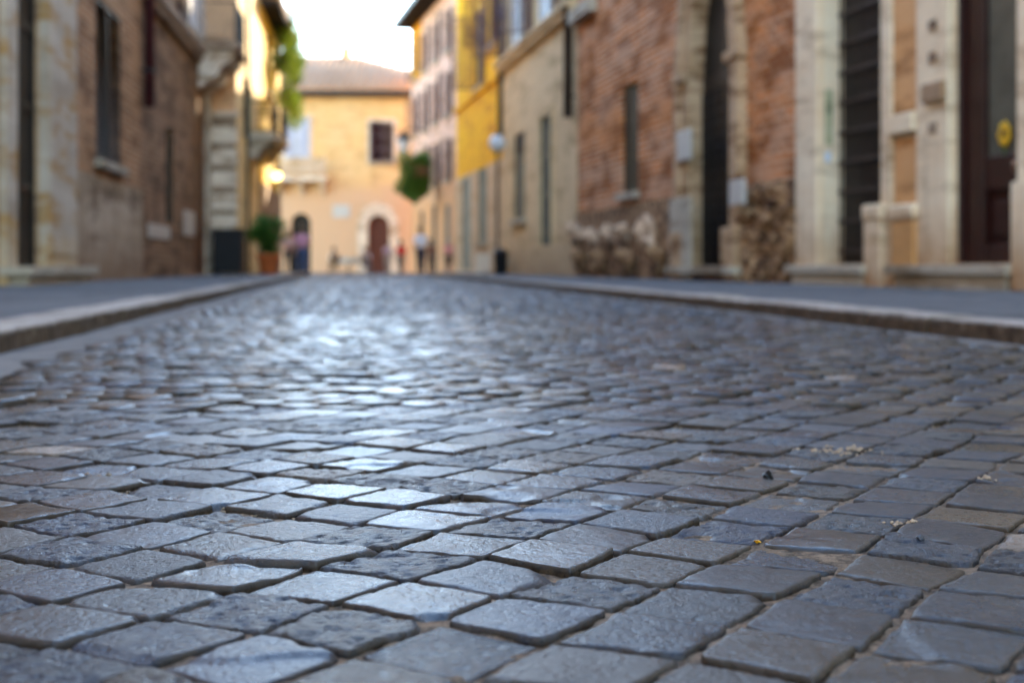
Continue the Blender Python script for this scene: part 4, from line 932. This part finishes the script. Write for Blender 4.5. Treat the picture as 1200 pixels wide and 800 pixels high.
# hanging plant bracket on the pink house
Yh = 62.0; hx = ray(484) * Yh; hz = CAM_H + (HY - 203) * Yh / F
hp = empty('hanging_plant', (hx, Yh, hz)); tagp(hp, 'bushy green hanging plant with reddish flowers on the pink house wall', 'hanging plant')
cs = [((random.uniform(-.5, .5), random.uniform(-.5, .5), random.uniform(-.95, .8)), (.34, .34, .36)) for _ in range(30)]
leaves('foliage', cs, 6500, .14, M['leaf_hang'], hp, 8, .5)
leaves('flowers', [((.25, -.3, .1), (.35, .3, .3)), ((.4, -.2, -.1), (.2, .2, .3))], 800, .12, M['petal'], hp, 9)
q = MB(); q.lathe([(.15, -.35), (.32, -.05), (.34, .0)], n=16); q.build('basket', M['rust_iron'], hp)
q = MB(); q.tube([(0, 0, 0), (0, 0, 1.1), (.3, 0, 1.2), (1.6, 0, 1.15)], .02, 6); q.build('bracket', M['iron'], hp)
Yq = 64.0; bl_ = empty('bracket_lantern', (ray(473) * Yq, Yq, CAM_H + (HY - 172) * Yq / F)); tagp(bl_, 'cream glass lantern on a dark bracket above the hanging plant', 'lantern')
q = MB(); q.lathe([(.12, -.45), (.3, .25), (.26, .3)], n=6); q.build('lamp_glass', M['globe'], bl_)
q = MB(); q.lathe([(.36, .3), (.2, .55), (.05, .65), (.02, .8)], n=6); q.build('lamp_cap', M['iron'], bl_)
q = MB(); q.tube([(0, 0, .7), (.4, 0, .85), (1.2, 0, .6)], .03, 6); q.build('bracket', M['iron'], bl_)
# globe lamp on its post
Yg = 44.5; gx = ray(583) * Yg
lm = empty('globe_street_lamp', (gx, Yg, KH)); tagp(lm, 'white globe street lamp on a dark post in front of the yellow house', 'street lamp')
zg = CAM_H + (HY - 168) * Yg / F - KH
q = MB(); q.lathe([(.11, 0), (.11, .1), (.07, .16), (.05, .5), (.045, zg - .35), (.07, zg - .3), (.05, zg - .22)], n=14); q.build('post', M['iron'], lm, True)
q = MB(); q.lathe([(.27 * math.cos(a_) + .001, zg + .27 * math.sin(a_)) for a_ in [math.pi * (k / 12 - .5) for k in range(13)]], n=20); q.build('globe', M['globe'], lm, True)
q = MB(); q.lathe([(.1, zg + .25), (.06, zg + .32), (.01, zg + .38)], n=12); q.build('finial', M['iron'], lm, True)
# litter bin and cream box beside it
lbn = empty('litter_bin', (ray(587) * 43.6, 43.6, KH)); tagp(lbn, 'dark green litter bin beside the globe lamp post', 'litter bin')
q = MB(); q.lathe([(.17, 0), (.2, .03), (.22, .62), (.24, .64)], n=18); q.build('body', M['iron'], lbn, True)
q = MB(); q.lathe([(.25, .645), (.25, .68), (.12, .78), (.02, .8)], n=18); q.build('lid', M['iron'], lbn, True)
cb_ = MB(); cb_.box(-.26, .26, -.2, .2, 0, .62); cb_.box(-.29, .29, -.23, .23, .621, .68); o = cb_.build('cream_box', M['rustic_stone'], None, bevel=.015); o.location = (ray(566) * 46.5, 46.5, KH); tagp(o, 'cream utility box on the sidewalk by the yellow house', 'utility box')

# ------------------------------------------------------------------ people
SK = plain('skin', (.48, .27, .19), .55, var=.06, bmp=0)
def cloth(n, c): return plain(n, c, .8, var=.12, scale=12)
def skin_mesh(name, nodes, edges, mt, parent, lev=1, root=0):
    me = bpy.data.meshes.new(name); me.from_pydata([n[0] for n in nodes], edges, []); o = bpy.data.objects.new(name, me); C.objects.link(o); o.parent = parent
    m = o.modifiers.new('skin', 'SKIN'); m.use_smooth_shade = True
    for v in me.skin_vertices[0].data: v.use_root = False
    for v, n in zip(me.skin_vertices[0].data, nodes): v.radius = (n[1], n[1] * (n[2] if len(n) > 2 else 1))
    me.skin_vertices[0].data[root].use_root = True
    s_ = o.modifiers.new('sub', 'SUBSURF'); s_.levels = s_.render_levels = lev; me.materials.append(mt); return o
def person(loc, rz, h, top, bottom, hairm, label, stride=.22, seated=False, arm=.25, shorts=False, group='people at the end of the street'):
    root = empty('person', loc, rz); tagp(root, label, 'person', group); k = h / 1.75
    hipz = .92; kn = {}
    P = {}
    for sgn in (-1, 1):
        if seated: P[sgn] = dict(hip=(sgn * .09, 0, .50), knee=(sgn * .11, -.43, .52), ankle=(sgn * .11, -.45, .09), toe=(sgn * .12, -.62, .035))
        else:
            f_ = sgn * stride; P[sgn] = dict(hip=(sgn * .09, 0, .90), knee=(sgn * .095, -f_ * .55 - .02, .48), ankle=(sgn * .09, -f_ + .02, .09), toe=(sgn * .1, -f_ - .15, .035))
    pz = .52 if seated else .95; sh = pz + .50
    for sgn in (-1, 1):
        a_ = -sgn * arm
        P[sgn].update(sh=(sgn * .185, 0, sh - .03), el=(sgn * .235, -a_ * .35 + .03, sh - .30), wr=(sgn * .23, -a_ * .9 - .1, sh - .53), hd=(sgn * .225, -a_ * 1.1 - .14, sh - .61))
    S = lambda p: tuple(c * k for c in p)
    nodes = [(S((0, 0, pz)), .125 * k, .8), (S((0, .01, pz + .2)), .12 * k, .78), (S((0, 0, pz + .4)), .135 * k, .75), (S((0, .005, sh + .02)), .065 * k), (S((0, -.01, sh + .10)), .052 * k), (S((0, -.015, sh + .17)), .075 * k, 1.1), (S((0, -.01, sh + .26)), .082 * k, 1.15), (S((0, 0, sh + .31)), .05 * k)]
    edges = [(0, 1), (1, 2), (2, 3), (3, 4), (4, 5), (5, 6), (6, 7)]
    for sgn in (-1, 1):
        q = P[sgn]; n0 = len(nodes)
        nodes += [(S(q['hip']), .085 * k), (S(q['knee']), .055 * k), (S(q['ankle']), .038 * k), (S(q['toe']), .03 * k)]; edges += [(0, n0), (n0, n0 + 1), (n0 + 1, n0 + 2), (n0 + 2, n0 + 3)]
        n0 = len(nodes); nodes += [(S(q['sh']), .052 * k), (S(q['el']), .038 * k), (S(q['wr']), .026 * k), (S(q['hd']), .032 * k, .6)]; edges += [(2, n0), (n0, n0 + 1), (n0 + 1, n0 + 2), (n0 + 2, n0 + 3)]
        hd = Vector(q['hd'])
        for fi in range(4):
            n1 = len(nodes); ox = (fi - 1.5) * .02; ln = (.06, .07, .066, .052)[fi]
            nodes += [(S(hd + Vector((0, ox, -.04))), .0085 * k), (S(hd + Vector((-sgn * .012, ox, -.04 - ln))), .007 * k)]; edges += [(n0 + 3, n1), (n1, n1 + 1)]
        n1 = len(nodes); nodes += [(S(hd + Vector((-sgn * .01, -.045, -.01))), .009 * k), (S(hd + Vector((-sgn * .015, -.06, -.045))), .008 * k)]; edges += [(n0 + 3, n1), (n1, n1 + 1)]
    body = skin_mesh('body', nodes, edges, SK, root)
    # face
    for nm, c, r_, mt in (('nose', (0, -.105, sh + .205), (.012, .018, .02), SK), ('mouth', (0, -.092, sh + .165), (.025, .008, .006), M['maroon'])):
        q = MB(); q.blob(S(c), tuple(x * k for x in r_), 1, .02, 1); q.build(nm, mt, body, True)
    for sgn in (-1, 1):
        q = MB(); q.blob(S((sgn * .032, -.092, sh + .235)), (.011 * k, .008 * k, .008 * k), 1, .02, 1); q.build('eye', M['iron'], body, True)
        q = MB(); q.blob(S((sgn * .088, 0, sh + .215)), (.012 * k, .02 * k, .03 * k), 1, .05, 1); q.build('ear', SK, body, True)
    q = MB(); q.blob(S((0, .025, sh + .262)), (.094 * k, .10 * k, .095 * k), 5, .06, 2); q.blob(S((0, .06, sh + .17)), (.075 * k, .05 * k, .09 * k), 6, .08, 2); q.build('hair', hairm, root, True)
    # clothes: shells a little larger than the body
    tn = [(S((0, 0, pz + .02)), .19 * k, .85), (S((0, .01, pz + .2)), .18 * k, .85), (S((0, 0, pz + .4)), .195 * k, .8), (S((0, .005, sh - .0)), .08 * k)]; te = [(0, 1), (1, 2), (2, 3)]
    for sgn in (-1, 1):
        q = P[sgn]; n0 = len(tn); mdl = tuple((a + c) / 2 for a, c in zip(q['el'], q['wr'])) if False else q['el']
        tn += [(S(q['sh']), .064 * k), (S(mdl), .055 * k)]; te += [(2, n0), (n0, n0 + 1)]
    skin_mesh('shirt', tn, te, top, root)
    bn = [(S((0, 0, pz + .03)), .138 * k, .85)]; be = []
    for sgn in (-1, 1):
        q = P[sgn]; n0 = len(bn); bn += [(S(q['hip']), .098 * k), (S(q['knee']), .07 * k)]; be += [(0, n0), (n0, n0 + 1)]
        if not shorts: e_ = tuple(a + (c - a) * .92 for a, c in zip(q['knee'], q['ankle'])); bn += [(S(e_), .055 * k)]; be += [(n0 + 1, n0 + 2)]
    skin_mesh('trousers', bn, be, bottom, root)
    for sgn in (-1, 1):
        q = P[sgn]; s_ = MB(); a, t_ = Vector(q['ankle']), Vector(q['toe']); s_.blob(S(((a.x + t_.x) / 2, (a.y + t_.y) / 2, .045)), (.048 * k, .135 * k, .045 * k), 2, .05, 2); s_.build('shoe', M['iron'], root, True)
    return root
HB = plain('brown_hair', (.07, .035, .02), .6); HG = plain('grey_hair', (.35, .33, .31), .6); HK = plain('dark_hair', (.02, .015, .012), .5)
def pos(px, Y, z=0.0): return (ray(px) * Y, Y, z)
person(pos(354, 48), R(195), 1.68, cloth('mauve_cloth', (.62, .30, .42)), cloth('denim', (.05, .09, .22)), HB, 'person in a mauve top and blue jeans walking beside the potted shrub', .24)
person(pos(338, 51), R(10), 1.60, cloth('pale_pink_cloth', (.70, .42, .36)), cloth('black_cloth', (.03, .03, .04)), HK, 'person in a pale pink top and black trousers behind the one in jeans', .1)
person(pos(454, 57), R(180), 1.30, cloth('lilac_cloth', (.55, .38, .42)), cloth('light_trousers', (.5, .42, .36)), HB, 'child in a dull lilac top and light trousers before the arched door', .12)
person(pos(470, 56), R(170), 1.32, cloth('red_cloth', (.75, .015, .015)), cloth('dark_trousers', (.02, .02, .03)), HK, 'child in a bright red top between the lilac and white shirts', .15)
person(pos(493, 53), R(185), 1.78, cloth('white_cloth', (.80, .78, .84)), cloth('navy_trousers', (.025, .025, .05)), HB, 'tall adult in a white shirt and navy trousers', .18)
person(pos(505, 55), R(175), 1.34, cloth('brown_cloth', (.22, .09, .06)), cloth('brown_trousers', (.09, .05, .04)), HK, 'child in dark brown clothes just right of the tall adult in white', .1)
person(pos(526, 51), R(160), 1.28, cloth('coral_cloth', (.70, .28, .26)), cloth('black_shorts', (.02, .02, .025)), HG, 'child in a coral pink top and black shorts by the right-hand houses', .2, shorts=True)
# seated figures and a cafe table near the end house
def chair(loc, rz, label):
    r = empty('cafe_chair', loc, rz); tagp(r, label, 'chair', 'cafe chairs before the end house')
    q = MB(); q.box(-.21, .21, -.22, .2, .41, .44); q.build('seat', M['brown_paint'], r, bevel=.008)
    q = MB(); q.box(-.2, .2, .2, .225, .6, .88); q.build('backrest', M['brown_paint'], r, bevel=.008)
    for (x, y) in ((-.19, -.2), (.19, -.2), (-.19, .2), (.19, .2)): q = MB(); q.tube([(x, y, 0), (x * .97, y, .41 if y < 0 else .9)], .013, 6); q.build('leg', M['iron'], r)
    return r
for (px, Y, rz, tm, bt, la1, la2) in ((391, 65, 200, cloth('cream_shirt', (.75, .68, .58)), cloth('tan_cloth', (.5, .3, .15)), 'person in a cream shirt seated left of the white-clothed table', 'brown cafe chair left of the white-clothed table'),
                                (429, 66, 170, cloth('pale_shirt', (.70, .66, .72)), cloth('grey_cloth', (.25, .25, .3)), 'person in a pale shirt seated right of the white-clothed table', 'brown cafe chair right of the white-clothed table')):
    p = pos(px, Y, -.006); person((p[0], p[1], -.04), R(rz), 1.6, tm, bt, HB, la1, seated=True, arm=.05); chair(p, R(rz), la2)
tb = empty('cafe_table', pos(408, 65.4, -.006)); tagp(tb, 'small cafe table on a central leg before the end house', 'table')
q = MB(); q.lathe([(.25, 0), (.25, .03), (.04, .06), (.035, .70)], n=14); q.build('leg', M['iron'], tb, True); q = MB(); q.lathe([(.45, .70), (.45, .73)], n=24); q.build('tabletop', M['dark_wood'], tb)
q = MB(); rg = random.Random(2); prof = [(.02, .745), (.46, .742), (.475, .72)]
n = 36; vs = []; 
for (r_, z_) in prof + [(.5, .45)]:
    for k in range(n): t_ = 2 * math.pi * k / n; rr_ = r_ * (1 + (.07 * math.sin(t_ * 9) if z_ < .6 else 0)); vs.append((rr_ * math.cos(t_), rr_ * math.sin(t_), z_))
q.add(vs, [(i * n + k, i * n + (k + 1) % n, (i + 1) * n + (k + 1) % n, (i + 1) * n + k) for i in range(3) for k in range(n)] + [tuple(range(n))]); o = q.build('tablecloth', M['white'], None, True); o.location = tb.location; tagp(o, 'white cloth draped over the cafe table', 'tablecloth')

# ------------------------------------------------------------------ small things on the paving
def topz(x, y, fallback=0.0):
    dg = bpy.context.evaluated_depsgraph_get(); hit, l, nn, i, o, mm = SC.ray_cast(dg, Vector((x, y, .2)), Vector((0, 0, -1)), distance=.4); return l.z if hit else fallback
bpy.context.view_layer.update()
def grit(name, pts, sizes, mt, label):
    mb = MB(); rg = random.Random(4)
    for (x, y), s_ in zip(pts, sizes):
        mb.blob((x, y, topz(x, y) + s_ * .35), (s_, s_ * rg.uniform(.6, 1), s_ * rg.uniform(.5, .8)), rg.randrange(999), .5, 1)
    o = mb.build(name, mt); tagp(o, label, kind='stuff'); return o
rg = random.Random(12)
c0 = gnd(985, 531); pts = [(c0.x + rg.gauss(0, .030), c0.y + rg.gauss(0, .022)) for _ in range(90)]
c1 = gnd(1157, 563); pts += [(c1.x + rg.gauss(0, .008), c1.y + rg.gauss(0, .008)) for _ in range(14)]
c2 = gnd(1055, 616); pts += [(c2.x + rg.gauss(0, .012), c2.y + rg.gauss(0, .006)) for _ in range(22)]
grit('pale_crumbs', pts, [rg.uniform(.0012, .0042) for _ in pts], plain('pale_crumb', (.40, .29, .20), .7), 'scattered pale crumbs of grit on the stones')
pts = []
while len(pts) < 1500:
    y = rg.uniform(.8, 3.2); x = rg.uniform(-.4 * y, .4 * y)
    if topz(x, y) < undul(np.array(x), np.array(y)) - .009: pts.append((x, y))
grit('joint_gravel', pts, [rg.choice((.001, .0015, .002, .003, .004)) for _ in pts], plain('joint_grit', (.26, .19, .12), .8, var=.8, scale=50), 'fine brown gravel caught in the joints')
def bit(name, px, py, rad, mt, label, cat, seed):
    p = gnd(px, py); mb = MB(); mb.blob((0, 0, 0), rad, seed, .4, 2); o = mb.build(name, mt, None, False); o.location = (p.x, p.y, topz(p.x, p.y) + rad[2] * .7); o.rotation_euler = (0, .15, seed); tagp(o, label, cat)
bit('seed_husk', 887, 633, (.0055, .0035, .0022), plain('yellow_husk', (.75, .36, .01), .4), 'tiny yellow seed husk lying on the cobblestones', 'seed husk', 2)
bit('dark_pebble', 900, 563, (.009, .007, .006), plain('dark_pebble', (.02, .02, .022), .5), 'small black pebble on the cobblestones behind the yellow husk', 'pebble', 5)
bit('grey_pebble', 1079, 636, (.006, .005, .003), plain('grey_pebble', (.06, .065, .08), .4), 'small grey stone chip on a cobblestone right of the yellow husk', 'pebble', 7)
print('faces', sum(len(o.data.polygons) for o in SC.objects if o.type == 'MESH'))
